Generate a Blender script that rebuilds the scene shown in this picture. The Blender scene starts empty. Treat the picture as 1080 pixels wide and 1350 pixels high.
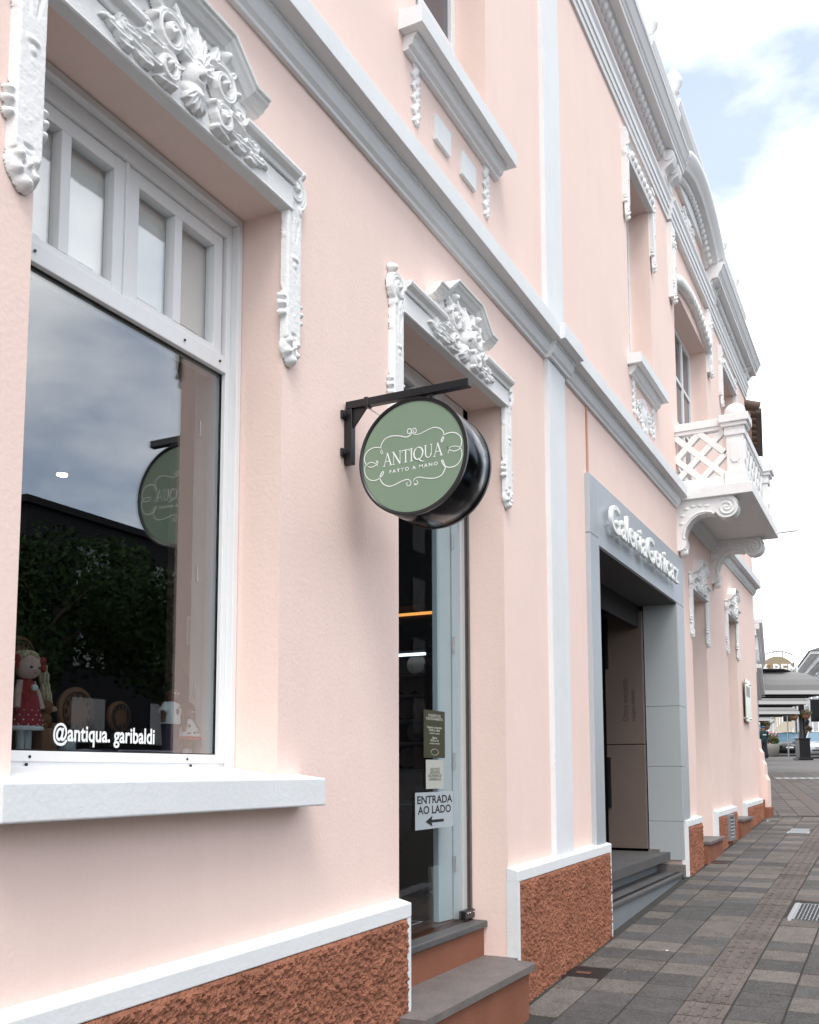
import bpy, bmesh, math, random
import numpy as np
from mathutils import Vector, Matrix
random.seed(7); RNG = np.random.default_rng(11)
S = bpy.context.scene
C = S.collection
R = math.radians

# ------------------------------------------------------------------ camera
# X runs along the facade (away), Y into the building (wall face y=0), Z up.
FPX, CY, YAW, PIT, ROL = 1286.0, 882.16, .4693, .1049, -.0024
CAM = np.array([0., -2., 1.56])
fw = np.array([math.cos(YAW)*math.cos(PIT), math.sin(YAW)*math.cos(PIT), math.sin(PIT)])
r0 = np.array([math.sin(YAW), -math.cos(YAW), 0.]); u0 = np.cross(r0, fw)
rt = r0*math.cos(ROL)+u0*math.sin(ROL); up = -r0*math.sin(ROL)+u0*math.cos(ROL)
cd = bpy.data.cameras.new('camera'); cam = bpy.data.objects.new('camera', cd); C.objects.link(cam)
cd.sensor_fit = 'HORIZONTAL'; cd.sensor_width = 36; cd.lens = FPX/1080*36
cd.shift_y = (CY-675)/1080; cd.clip_start = .05; cd.clip_end = 3000
M = Matrix.Identity(4)
for i in range(3):
    M[i][0] = rt[i]; M[i][1] = up[i]; M[i][2] = -fw[i]; M[i][3] = CAM[i]
cam.matrix_world = M
S.camera = cam
def ray(x, y): return rt*(x-540)/FPX + up*(-(y-CY)/FPX) + fw
def onY(x, y, Y=0.):                       # photo pixel -> point on the plane y=Y
    v = ray(x, y); return CAM + v*((Y-CAM[1])/v[1])
def onX(x, y, X):
    v = ray(x, y); return CAM + v*((X-CAM[0])/v[0])
def far(x, y, d): return CAM + ray(x, y)*d  # point at depth d

# ------------------------------------------------------------------ sky, sun, exposure
W = bpy.data.worlds.new('World'); S.world = W; W.use_nodes = True
nt = W.node_tree; nt.nodes.clear()
SUN_EL, SUN_AZ = R(58), R(215)      # azimuth measured in the xy plane from +x
sky = nt.nodes.new('ShaderNodeTexSky'); sky.sky_type = 'NISHITA'; sky.sun_disc = False
sky.sun_elevation = SUN_EL; sky.sun_rotation = math.pi/2-SUN_AZ
sky.air_density = 1.0; sky.dust_density = 1.5; sky.ozone_density = 1.0
tc = nt.nodes.new('ShaderNodeTexCoord'); mp = nt.nodes.new('ShaderNodeMapping')
mp.inputs['Scale'].default_value = (1, 1, 2.1); mp.inputs['Location'].default_value = (.35, 1.3, .2)
nz = nt.nodes.new('ShaderNodeTexNoise'); nz.inputs['Scale'].default_value = 2.3; nz.inputs['Detail'].default_value = 7; nz.inputs['Roughness'].default_value = .52
cr = nt.nodes.new('ShaderNodeValToRGB'); cr.color_ramp.elements[0].position = .36; cr.color_ramp.elements[1].position = .56
cr.color_ramp.elements[0].color = (.20,)*3+(1,); cr.color_ramp.elements[1].color = (1, 1, 1, 1)
nz2 = nt.nodes.new('ShaderNodeTexNoise'); nz2.inputs['Scale'].default_value = 3.4; nz2.inputs['Detail'].default_value = 5
cr2 = nt.nodes.new('ShaderNodeValToRGB'); cr2.color_ramp.elements[0].position = .3; cr2.color_ramp.elements[1].position = .7
cr2.color_ramp.elements[0].color = (8.2, 8.35, 8.6, 1); cr2.color_ramp.elements[1].color = (10.4, 10.45, 10.6, 1)
mx = nt.nodes.new('ShaderNodeMixRGB'); bg = nt.nodes.new('ShaderNodeBackground'); bg.inputs['Strength'].default_value = .12
wo = nt.nodes.new('ShaderNodeOutputWorld')
L = nt.links.new
L(tc.outputs['Generated'], mp.inputs['Vector']); L(mp.outputs[0], nz.inputs['Vector']); L(mp.outputs[0], nz2.inputs['Vector'])
L(nz.outputs[0], cr.inputs[0]); L(nz2.outputs[0], cr2.inputs[0]); L(cr.outputs[0], mx.inputs[0]); L(sky.outputs[0], mx.inputs[1]); L(cr2.outputs[0], mx.inputs[2])
L(mx.outputs[0], bg.inputs[0]); L(bg.outputs[0], wo.inputs[0])
sd = bpy.data.lights.new('sun', 'SUN'); sd.energy = .9; sd.angle = R(25); sd.color = (1, .95, .88)
so = bpy.data.objects.new('sun', sd); C.objects.link(so)
sv = Vector((math.cos(SUN_EL)*math.cos(SUN_AZ), math.cos(SUN_EL)*math.sin(SUN_AZ), math.sin(SUN_EL)))
so.rotation_euler = sv.to_track_quat('Z', 'Y').to_euler()
S.view_settings.view_transform = 'Standard'; S.view_settings.look = 'None'
S.view_settings.exposure = 1.1; S.view_settings.gamma = 1
S.view_settings.use_curve_mapping = False
S.render.engine = 'CYCLES'; S.cycles.max_bounces = 8; S.cycles.transparent_max_bounces = 12

# ------------------------------------------------------------------ materials
MATS = {}
def mat(name, col, rough=.7, bump=0, bscale=60, var=0, vscale=4, metal=0, spec=.4, emit=None, rnd=0, fine=0, coat=0, streak=0, bump2=0):
    if name in MATS: return MATS[name]
    m = bpy.data.materials.new(name); m.use_nodes = True; t = m.node_tree; b = t.nodes['Principled BSDF']
    b.inputs['Roughness'].default_value = rough; b.inputs['Metallic'].default_value = metal
    b.inputs['Specular IOR Level'].default_value = spec
    if coat: b.inputs['Coat Weight'].default_value = coat
    b.inputs['Base Color'].default_value = (*col, 1)
    geo = t.nodes.new('ShaderNodeNewGeometry'); out = None
    if var or rnd or fine or streak:
        val = t.nodes.new('ShaderNodeMath'); val.operation = 'ADD'; val.inputs[0].default_value = 1; val.inputs[1].default_value = 0
        last = val
        def addn(sock, amp):
            nonlocal last
            a = t.nodes.new('ShaderNodeMath'); a.operation = 'MULTIPLY_ADD'; a.inputs[1].default_value = 2*amp; a.inputs[2].default_value = -amp
            t.links.new(sock, a.inputs[0]); s = t.nodes.new('ShaderNodeMath'); s.operation = 'ADD'
            t.links.new(a.outputs[0], s.inputs[0]); t.links.new(last.outputs[0], s.inputs[1]); last = s
        if var:
            n = t.nodes.new('ShaderNodeTexNoise'); n.inputs['Scale'].default_value = vscale; n.inputs['Detail'].default_value = 6; n.inputs['Roughness'].default_value = .6
            t.links.new(geo.outputs['Position'], n.inputs['Vector']); addn(n.outputs[0], var)
        if fine:
            n = t.nodes.new('ShaderNodeTexNoise'); n.inputs['Scale'].default_value = 85; n.inputs['Detail'].default_value = 3
            t.links.new(geo.outputs['Position'], n.inputs['Vector']); addn(n.outputs[0], fine)
        if streak:
            vm = t.nodes.new('ShaderNodeVectorMath'); vm.operation = 'MULTIPLY'; vm.inputs[1].default_value = (9, 9, .55); t.links.new(geo.outputs['Position'], vm.inputs[0])
            n = t.nodes.new('ShaderNodeTexNoise'); n.inputs['Scale'].default_value = 1.0; n.inputs['Detail'].default_value = 8; n.inputs['Roughness'].default_value = .65
            t.links.new(vm.outputs[0], n.inputs['Vector']); addn(n.outputs[0], streak)
        if rnd:
            oi = t.nodes.new('ShaderNodeObjectInfo'); addn(oi.outputs['Random'], rnd)
        mm = t.nodes.new('ShaderNodeVectorMath'); mm.operation = 'SCALE'; mm.inputs[0].default_value = col
        t.links.new(last.outputs[0], mm.inputs['Scale']); t.links.new(mm.outputs[0], b.inputs['Base Color'])
    if bump:
        n = t.nodes.new('ShaderNodeTexNoise'); n.inputs['Scale'].default_value = bscale; n.inputs['Detail'].default_value = 5
        t.links.new(geo.outputs['Position'], n.inputs['Vector'])
        bp = t.nodes.new('ShaderNodeBump'); bp.inputs['Strength'].default_value = bump; bp.inputs['Distance'].default_value = .01
        t.links.new(n.outputs[0], bp.inputs['Height']); t.links.new(bp.outputs[0], b.inputs['Normal'])
        if bump2:
            n2 = t.nodes.new('ShaderNodeTexNoise'); n2.inputs['Scale'].default_value = 5.5; n2.inputs['Detail'].default_value = 3; t.links.new(geo.outputs['Position'], n2.inputs['Vector'])
            b2 = t.nodes.new('ShaderNodeBump'); b2.inputs['Strength'].default_value = bump2; b2.inputs['Distance'].default_value = .02
            t.links.new(n2.outputs[0], b2.inputs['Height']); t.links.new(b2.outputs[0], bp.inputs['Normal'])
    if emit:
        b.inputs['Emission Color'].default_value = (*emit[0], 1); b.inputs['Emission Strength'].default_value = emit[1]
    MATS[name] = m; return m
def glass(name, tint=(.9, .94, .95), ior=1.9, extra=.03, refl=(1, 1, 1)):
    m = bpy.data.materials.new(name); m.use_nodes = True; t = m.node_tree; t.nodes.clear()
    o = t.nodes.new('ShaderNodeOutputMaterial'); tr = t.nodes.new('ShaderNodeBsdfTransparent'); gl = t.nodes.new('ShaderNodeBsdfGlossy')
    tr.inputs[0].default_value = (*tint, 1); gl.inputs['Roughness'].default_value = .004; gl.inputs[0].default_value = (*refl, 1)
    fr = t.nodes.new('ShaderNodeFresnel'); fr.inputs[0].default_value = ior
    ad = t.nodes.new('ShaderNodeMath'); ad.operation = 'ADD'; ad.inputs[1].default_value = extra; ad.use_clamp = True
    mi = t.nodes.new('ShaderNodeMixShader')
    geo = t.nodes.new('ShaderNodeNewGeometry'); e1 = t.nodes.new('ShaderNodeMath'); e1.operation = 'MULTIPLY_ADD'; e1.inputs[1].default_value = -2; e1.inputs[2].default_value = 1
    pw = t.nodes.new('ShaderNodeMath'); pw.operation = 'POWER'; pw.inputs[0].default_value = ior       # same reflectance from both sides of a thin pane
    t.links.new(geo.outputs['Backfacing'], e1.inputs[0]); t.links.new(e1.outputs[0], pw.inputs[1]); t.links.new(pw.outputs[0], fr.inputs[0])
    t.links.new(fr.outputs[0], ad.inputs[0]); t.links.new(ad.outputs[0], mi.inputs[0]); t.links.new(tr.outputs[0], mi.inputs[1]); t.links.new(gl.outputs[0], mi.inputs[2]); t.links.new(mi.outputs[0], o.inputs[0])
    MATS[name] = m; return m
PINK = mat('pink_plaster', (.835, .65, .582), .85, .14, 60, .07, 1.3, spec=.2, fine=.03, streak=.035, bump2=.08)
WHITE = mat('white_trim_paint', (.725, .745, .755), .7, .14, 60, .08, 3, spec=.3, streak=.05, bump2=.06)
STUCCO = mat('stucco_white', (.80, .80, .79), .75, .22, 90, .07, 9, spec=.25)
GREYW = mat('grey_white_paint', (.755, .758, .76), .6, .08, 50, .05, 4, streak=.03)
FRAME = mat('window_frame_paint', (.77, .78, .785), .42, .03, 50, .02, 6)
SHUT = mat('shutter_paint', (.74, .72, .69), .55, .03, 40, .03, 4)
TERRA = mat('roughcast_terracotta', (.285, .122, .077), .9, .9, 170, .60, 9, spec=.15, fine=.10)
TERRAS = mat('smooth_terracotta', (.235, .095, .058), .75, .2, 60, .30, 4, spec=.25)
STONE = mat('basalt_tread', (.150, .132, .127), .6, .12, 150, .35, 6, fine=.4)
STONED = mat('dark_basalt', (.090, .088, .089), .55, .12, 150, .35, 6, fine=.4)
STEEL = mat('blue_grey_cladding', (.47, .505, .54), .38, .02, 20, .04, 2.2, metal=.25)
STEELD = mat('cladding_joint', (.16, .17, .18), .6)
BLACK = mat('black_paint', (.012, .012, .014), .32, .02, 80, .1, 9, spec=.5)
BLACKM = mat('black_metal_drum', (.055, .057, .062), .17, .015, 120, .1, 3, metal=1)
GREEN = mat('sage_sign_face', (.195, .275, .195), .5, 0, 30, .035, 5, spec=.4)
SWHITE = mat('sign_white', (.82, .84, .82), .5)
LEAFB = mat('blue_shutter_paint', (.43, .53, .57), .5, .03, 50, .05, 5)
BROWN = mat('brown_panel', (.145, .108, .090), .6, .06, 160, .10, 5, fine=.08)
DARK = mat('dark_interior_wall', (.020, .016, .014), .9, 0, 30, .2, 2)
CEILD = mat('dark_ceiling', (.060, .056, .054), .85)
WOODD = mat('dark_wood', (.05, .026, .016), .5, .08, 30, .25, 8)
WOODM = mat('warm_wood', (.22, .105, .05), .55, .06, 40, .25, 12)
CHROME = mat('chrome', (.65, .66, .68), .15, metal=1)
GLASS = glass('shop_window_glass', (.76, .79, .80), 1.95, .05)
GLASSD = glass('door_glass', (.92, .945, .95), 1.25, .0)
GLASSU = glass('sash_glass', (.97, .985, .99), 1.6, .05)
GLASSB = mat('dark_pane', (.03, .04, .055), .06, spec=.9)
SPOT = mat('lit_downlight', (1, .9, .75), .5, emit=((1, .86, .66), 14))
STRIPW = mat('lit_warm_strip', (1, .5, .15), .5, emit=((1, .42, .10), .6))
STRIPC = mat('lit_cold_strip', (1, 1, 1), .5, emit=((.82, .93, 1), 1.2))
JOINT = mat('joint_grit', (.035, .034, .030), .95, .4, 90, .3, 8)
TILE_L = mat('paving_light', (.134, .120, .109), .82, 1.0, 48, .45, 9, rnd=.16, fine=.75, spec=.25)
TILE_D = mat('paving_dark', (.081, .076, .074), .80, 1.0, 48, .45, 9, rnd=.20, fine=.75, spec=.28)
TACT = mat('tactile_tile', (.122, .103, .093), .82, .8, 60, .45, 8, rnd=.14, fine=.7, spec=.25)
ASPH = mat('asphalt', (.055, .055, .057), .9, .3, 60, .15, 2, spec=.25)
PAVF = mat('far_paving', (.125, .118, .112), .85, .3, 30, .2, 1.6)
PALE = mat('pale_far_wall', (.55, .55, .54), .85, .05, 20, .05, .6)
CREAM = mat('cream_far_wall', (.62, .52, .38), .85, .05, 20, .05, .6)

# ------------------------------------------------------------------ mesh helpers
class MB:
    def __init__(s): s.v = []; s.f = []; s.sm = []
    def add(s, vs, fs, smooth=False):
        o = len(s.v); s.v += [tuple(map(float, p)) for p in vs]; s.f += [tuple(i+o for i in f) for f in fs]; s.sm += [smooth]*len(fs); return s
    def box(s, x0, x1, y0, y1, z0, z1):
        return s.add([(x, y, z) for x in (x0, x1) for y in (y0, y1) for z in (z0, z1)],
                     [(0, 1, 3, 2), (4, 6, 7, 5), (0, 4, 5, 1), (2, 3, 7, 6), (0, 2, 6, 4), (1, 5, 7, 3)])
    def prism(s, poly, a, b, axis='x', smooth=False):
        n = len(poly)
        if axis == 'x': vs = [(a, p, q) for p, q in poly]+[(b, p, q) for p, q in poly]
        elif axis == 'y': vs = [(p, a, q) for p, q in poly]+[(p, b, q) for p, q in poly]
        else: vs = [(p, q, a) for p, q in poly]+[(p, q, b) for p, q in poly]
        s.add(vs, [(i, (i+1) % n, n+(i+1) % n, n+i) for i in range(n)], smooth)
        return s.add(vs, [tuple(range(n-1, -1, -1)), tuple(range(n, 2*n))])
    def tube(s, pts, rad, n=8, cap=True, flat=1.0, smooth=True):
        pts = [Vector(p) for p in pts]; rs = rad if isinstance(rad, (list, tuple)) else [rad]*len(pts)
        rings = []; prev = None
        for i, p in enumerate(pts):
            d = (pts[min(i+1, len(pts)-1)]-pts[max(i-1, 0)]).normalized()
            if prev is None:
                a = Vector((0, 0, 1)) if abs(d.z) < .9 else Vector((1, 0, 0)); x = d.cross(a).normalized()
            else: x = (prev-d*prev.dot(d)).normalized()
            prev = x; y = d.cross(x)
            rings.append([p+(x*math.cos(t)+y*math.sin(t)*flat)*rs[i] for t in [2*math.pi*k/n for k in range(n)]])
        vs = [v for r in rings for v in r]
        fs = [(i*n+k, i*n+(k+1) % n, (i+1)*n+(k+1) % n, (i+1)*n+k) for i in range(len(pts)-1) for k in range(n)]
        s.add(vs, fs, smooth)
        if cap: s.add(rings[0], [tuple(range(n-1, -1, -1))]); s.add(rings[-1], [tuple(range(n))])
        return s
    def ball(s, c, r, nu=12, nv=8):
        rx, ry, rz = r if isinstance(r, (tuple, list)) else (r, r, r)
        vs = [(c[0], c[1], c[2]-rz)]
        for j in range(1, nv):
            a = -math.pi/2+math.pi*j/nv
            for i in range(nu):
                b = 2*math.pi*i/nu; vs.append((c[0]+rx*math.cos(a)*math.cos(b), c[1]+ry*math.cos(a)*math.sin(b), c[2]+rz*math.sin(a)))
        vs.append((c[0], c[1], c[2]+rz)); fs = []
        for i in range(nu):
            fs.append((0, 1+(i+1) % nu, 1+i)); fs.append((len(vs)-1, 1+(nv-2)*nu+i, 1+(nv-2)*nu+(i+1) % nu))
        for j in range(nv-2):
            for i in range(nu): fs.append((1+j*nu+i, 1+j*nu+(i+1) % nu, 1+(j+1)*nu+(i+1) % nu, 1+(j+1)*nu+i))
        return s.add(vs, fs, True)
    def lathe(s, prof, c, n=20, axis='z', cap=True):
        vs = []; m = len(prof)
        for r_, h in prof:
            for k in range(n):
                t = 2*math.pi*k/n; a, b = r_*math.cos(t), r_*math.sin(t)
                vs.append((c[0]+a, c[1]+b, c[2]+h) if axis == 'z' else ((c[0]+h, c[1]+a, c[2]+b) if axis == 'x' else (c[0]+a, c[1]+h, c[2]+b)))
        s.add(vs, [(j*n+k, j*n+(k+1) % n, (j+1)*n+(k+1) % n, (j+1)*n+k) for j in range(m-1) for k in range(n)], True)
        if cap: s.add(vs[:n], [tuple(range(n-1, -1, -1))]); s.add(vs[-n:], [tuple(range(n))])
        return s
    def sweep(s, path, prof, smooth=False):
        """path in the xz plane, prof = [(n, y)]: n offsets along the path's in-plane normal, y absolute"""
        P = [Vector((p[0], p[1])) for p in path]; n = len(prof); vs = []
        for i, p in enumerate(P):
            d0 = (P[i]-P[i-1]).normalized() if i else None; d1 = (P[i+1]-P[i]).normalized() if i < len(P)-1 else None
            d0 = d0 or d1; d1 = d1 or d0
            n0 = Vector((-d0.y, d0.x)); n1 = Vector((-d1.y, d1.x)); m = (n0+n1).normalized(); k = 1/max(.35, m.dot(n0))
            for a, y in prof: vs.append((p.x+m.x*a*k, y, p.y+m.y*a*k))
        fs = [(i*n+j, i*n+(j+1) % n, (i+1)*n+(j+1) % n, (i+1)*n+j) for i in range(len(P)-1) for j in range(n)]
        s.add(vs, fs, smooth); s.add(vs[:n], [tuple(range(n-1, -1, -1))]); s.add(vs[-n:], [tuple(range(n))]); return s
    def xf(s, m):
        s.v = [tuple(m @ Vector(p)) for p in s.v]; return s
    def mesh(s, name, m):
        me = bpy.data.meshes.new(name); me.from_pydata(s.v, [], s.f)
        me.polygons.foreach_set('use_smooth', s.sm)
        bm = bmesh.new(); bm.from_mesh(me); bmesh.ops.recalc_face_normals(bm, faces=bm.faces); bm.to_mesh(me); bm.free()
        for q in (m if isinstance(m, (list, tuple)) else [m]): me.materials.append(q)
        me.update(); return me
    def build(s, name, m, parent=None, bevel=0, seg=2):
        return link(name, s.mesh(name, m), parent, bevel, seg)
def link(name, me, parent=None, bevel=0, seg=2):
    o = bpy.data.objects.new(name, me); C.objects.link(o)
    if parent:
        o.parent = parent
        if parent.type == 'EMPTY': o.matrix_parent_inverse = parent.matrix_basis.inverted()
    if bevel:
        b = o.modifiers.new('bevel', 'BEVEL'); b.width = bevel; b.segments = seg; b.limit_method = 'ANGLE'; b.angle_limit = R(35)
    return o
def tag(o, label, cat, group=None):
    o['label'] = label; o['category'] = cat
    if group: o['group'] = group
    return o
def thing(name, label, cat, loc=(0, 0, 0), group=None):
    o = bpy.data.objects.new(name, None); C.objects.link(o); o.location = loc; o.empty_display_size = .1
    o.matrix_basis = Matrix.Translation(Vector(loc)); return tag(o, label, cat, group)
def struct(o): o['kind'] = 'structure'; return o
def copy_tree(o, parent=None):
    c = o.copy(); C.objects.link(c); c.parent = parent
    for ch in o.children: copy_tree(ch, c)
    return c
FACE_Y = Matrix(((1, 0, 0, 0), (0, 0, -1, 0), (0, 1, 0, 0), (0, 0, 0, 1)))     # reads from the street
FACE_X = Matrix(((0, 0, -1, 0), (-1, 0, 0, 0), (0, 1, 0, 0), (0, 0, 0, 1)))    # reads looking along +x
def text_mesh(txt, size, extrude=0., offset=0., sx=1., align='LEFT', bevel=0., spacing=1.):
    cu = bpy.data.curves.new('t', 'FONT'); cu.body = txt; cu.size = size; cu.extrude = extrude; cu.offset = offset; cu.align_x = align
    cu.bevel_depth = bevel; cu.space_character = spacing; cu.resolution_u = 4; cu.fill_mode = 'BOTH'
    o = bpy.data.objects.new('t', cu); C.objects.link(o)
    dg = bpy.context.evaluated_depsgraph_get(); dg.update()
    me = bpy.data.meshes.new_from_object(o.evaluated_get(dg)); bpy.data.objects.remove(o)
    me.transform(Matrix.Diagonal((sx, 1, 1, 1))); return me
def text(name, txt, size, m, loc, face, parent=None, width=None, **k):
    me = text_mesh(txt, size, **k)
    if width and len(me.vertices):
        xs = [v.co.x for v in me.vertices]; w = max(xs)-min(xs); me.transform(Matrix.Diagonal((width/w, 1, 1, 1)))
    me.transform(Matrix.Translation(Vector(loc)) @ face); me.materials.clear(); me.materials.append(m); me.name = name
    return link(name, me, parent)

# ---- numpy value noise and relief height fields
def vnoise(u, v, seed=0):
    g = np.random.default_rng(seed).random((128, 128)); iu = np.floor(u).astype(int); iv = np.floor(v).astype(int); fu = u-iu; fv = v-iv
    fu = fu*fu*(3-2*fu); fv = fv*fv*(3-2*fv); a = iu % 128; b = iv % 128; a1 = (a+1) % 128; b1 = (b+1) % 128
    return (g[a, b]*(1-fu)+g[a1, b]*fu)*(1-fv)+(g[a, b1]*(1-fu)+g[a1, b1]*fu)*fv
def grid_mesh(name, U, V, P, keep, m, smooth=True):
    """U,V index grids; P (n,m,3) points; keep (n,m) bool verts"""
    n, k = keep.shape; idx = np.arange(n*k).reshape(n, k)
    q = keep[:-1, :-1] & keep[1:, :-1] & keep[1:, 1:] & keep[:-1, 1:]
    F = np.stack([idx[:-1, :-1][q], idx[1:, :-1][q], idx[1:, 1:][q], idx[:-1, 1:][q]], 1)
    used = np.zeros(n*k, bool); used[F.ravel()] = True; remap = np.cumsum(used)-1
    me = bpy.data.meshes.new(name); me.from_pydata(P.reshape(-1, 3)[used].tolist(), [], remap[F].tolist())
    me.polygons.foreach_set('use_smooth', [smooth]*len(me.polygons)); me.materials.append(m); me.update(); return me
def spiral(cx, cy, r, turns, a0, sgn, w0, w1, h, n=26):
    pts = []
    for i in range(n):
        t = i/(n-1); rr = r*(1-t)**.8+.002; a = a0+sgn*turns*2*math.pi*t
        pts.append((cx+rr*math.cos(a), cy+rr*math.sin(a), w0+(w1-w0)*t, h*(.75+.35*t)))
    return ('s', pts)
def leaf(x, y, ang, ln, w, h, curl=.6, n=9):
    pts = []; a = ang; px, py = x, y
    for i in range(n):
        t = i/(n-1); pts.append((px, py, w*(math.sin(math.pi*min(1, .18+.85*t)))**.8+.002, h*(1-.35*t))); a += curl/n; px += math.cos(a)*ln/n; py += math.sin(a)*ln/n
    return ('l', pts)
def mirror(ps):
    out = []
    for p in ps:
        if p[0] in 'sl': out.append((p[0], [(-q[0],)+tuple(q[1:]) for q in p[1]]))
        else: out.append((p[0], -p[1])+tuple(p[2:]))
    return out
def relief(name, prims, box, step, m, base=0., cut=.0015, seed=3, rough=.0006):
    x0, x1, z0, z1 = box; us = np.arange(x0, x1+step, step); vs = np.arange(z0, z1+step, step); U, V = np.meshgrid(us, vs, indexing='ij')
    H = np.full(U.shape, -.02)
    for p in prims:
        if p[0] in 'sl':
            q = p[1]; ns = len(q)-1; rm = max(k[2] for k in q)*1.4+.004
            i0, i1 = np.searchsorted(us, [min(k[0] for k in q)-rm, max(k[0] for k in q)+rm]); j0, j1 = np.searchsorted(vs, [min(k[1] for k in q)-rm, max(k[1] for k in q)+rm])
            if i1 <= i0 or j1 <= j0: continue
            u = U[i0:i1, j0:j1]; v = V[i0:i1, j0:j1]; bq = np.full(u.shape, 1e9); bd = np.zeros(u.shape); br_ = np.ones(u.shape); bh_ = np.zeros(u.shape); bs = np.zeros(u.shape)
            for si, ((ax, ay, ar, ah), (bx, by, br, bh)) in enumerate(zip(q[:-1], q[1:])):
                dx, dy = bx-ax, by-ay; L2 = dx*dx+dy*dy+1e-12
                t = np.clip(((u-ax)*dx+(v-ay)*dy)/L2, 0, 1); d = np.hypot(u-ax-t*dx, v-ay-t*dy); r_ = ar+(br-ar)*t; mk = d/r_ < bq
                bq = np.where(mk, d/r_, bq); bd = np.where(mk, d, bd); br_ = np.where(mk, r_, br_); bh_ = np.where(mk, ah+(bh-ah)*t, bh_); bs = np.where(mk, (si+t)/ns, bs)
            hh = bh_*.74
            if p[0] == 'l': br_ = br_*(1.08+.16*np.cos(bs*2*math.pi*3.0)); hh = hh*(1-.38*np.exp(-(bd/(.22*br_+1e-6))**2))
            else: hh = hh*(1-.25*np.exp(-(bd/(.25*br_+1e-6))**2))
            z = hh*np.clip(1-(bd/br_)**2, 0, 1)**.55-np.where(bd > br_, (bd-br_)*4, 0)
            H[i0:i1, j0:j1] = np.maximum(H[i0:i1, j0:j1], z)
        elif p[0] == 'b':
            _, cx, cy, ru, rv, rot, hh = p; hh = hh*.70; c, s_ = math.cos(rot), math.sin(rot); du = (U-cx)*c+(V-cy)*s_; dv = -(U-cx)*s_+(V-cy)*c
            d = np.hypot(du/ru, dv/rv); z = hh*np.clip(1-d*d, 0, 1)**.7-np.where(d > 1, (d-1)*min(ru, rv)*4, 0); H = np.maximum(H, z)
        elif p[0] == 'r':                     # plate with rounded edge
            _, cx, cy, hu, hv, hh = p; d = np.maximum(np.abs(U-cx)-hu, np.abs(V-cy)-hv); z = np.where(d < 0, hh*np.clip(-d/.006, 0, 1)**.5, -d*4); H = np.maximum(H, z)
        elif p[0] == 'g':                     # groove / drill hole
            _, cx, cy, ru, rv, rot, hh = p; c, s_ = math.cos(rot), math.sin(rot); du = (U-cx)*c+(V-cy)*s_; dv = -(U-cx)*s_+(V-cy)*c
            H = H-hh*np.clip(1-np.hypot(du/ru, dv/rv)**2, 0, 1)*(H > 0)
    for _ in range(2):
        Q = np.pad(H, 1, mode='edge'); Q = (Q[:-2]+2*Q[1:-1]+Q[2:])/4; H = (Q[:, :-2]+2*Q[:, 1:-1]+Q[:, 2:])/4
    H = H+(vnoise(U*55+9, V*55+5, seed)-.5)*rough*2*(H > 0)
    P = np.stack([U, base-H, V], -1); return grid_mesh(name, U, V, P, H > -cut*4, m)
def roughcast(name, x0, x1, z0f, z1f, ybase, amp, step, m, seed=1):
    us = np.arange(x0, x1+1e-6, (x1-x0)/max(2, round((x1-x0)/step))); k = max(4, int(round((z1f((x0+x1)/2)-z0f((x0+x1)/2))/step)))
    U, T = np.meshgrid(us, np.linspace(0, 1, k+1), indexing='ij'); lo = np.vectorize(z0f)(U); hi = np.vectorize(z1f)(U); V = lo+(hi-lo)*T
    def cells(fr_, sd):
        g = np.random.default_rng(sd); ju, jv, hh = g.random((128, 128)), g.random((128, 128)), g.random((128, 128)); A = U*fr_; Bq = V*fr_; ia = np.floor(A).astype(int); ib = np.floor(Bq).astype(int); best = np.full(U.shape, 9.); hb = np.zeros(U.shape)
        for i in (-1, 0, 1):
            for j in (-1, 0, 1):
                ca, cb = ia+i, ib+j; d = np.hypot(A-ca-ju[ca % 128, cb % 128], Bq-cb-jv[ca % 128, cb % 128]); mk = d < best; best = np.where(mk, d, best); hb = np.where(mk, hh[ca % 128, cb % 128], hb)
        return np.clip(1-best*1.15, 0, 1)**.6*(.35+.65*hb)
    a = vnoise(U*30, V*30, seed); b = vnoise(U*120, V*120, seed+1); d = vnoise(U*5, V*5, seed+3)
    H = amp*(.2*d+.25*a+.95*cells(46, seed+4)+.55*cells(95, seed+5)+.25*b)
    e = np.minimum(np.minimum(T, 1-T)*k/2.5, np.minimum(U-x0, x1-U)/(step*2.5)); H = H*np.clip(e, 0, 1)**.5; jt = np.clip(e-.3, 0, 1)*step*.8
    V = V+(b-.5)*jt; P = np.stack([U+(a-.5)*jt, ybase-H, V], -1)
    return grid_mesh(name, U, V, P, np.ones(U.shape, bool), m, False)

gz = lambda x: .055*x if x < 16 else .88+.034*(x-16)      # the pavement climbs along the street
capz = lambda x: .962+.0127*x

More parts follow.
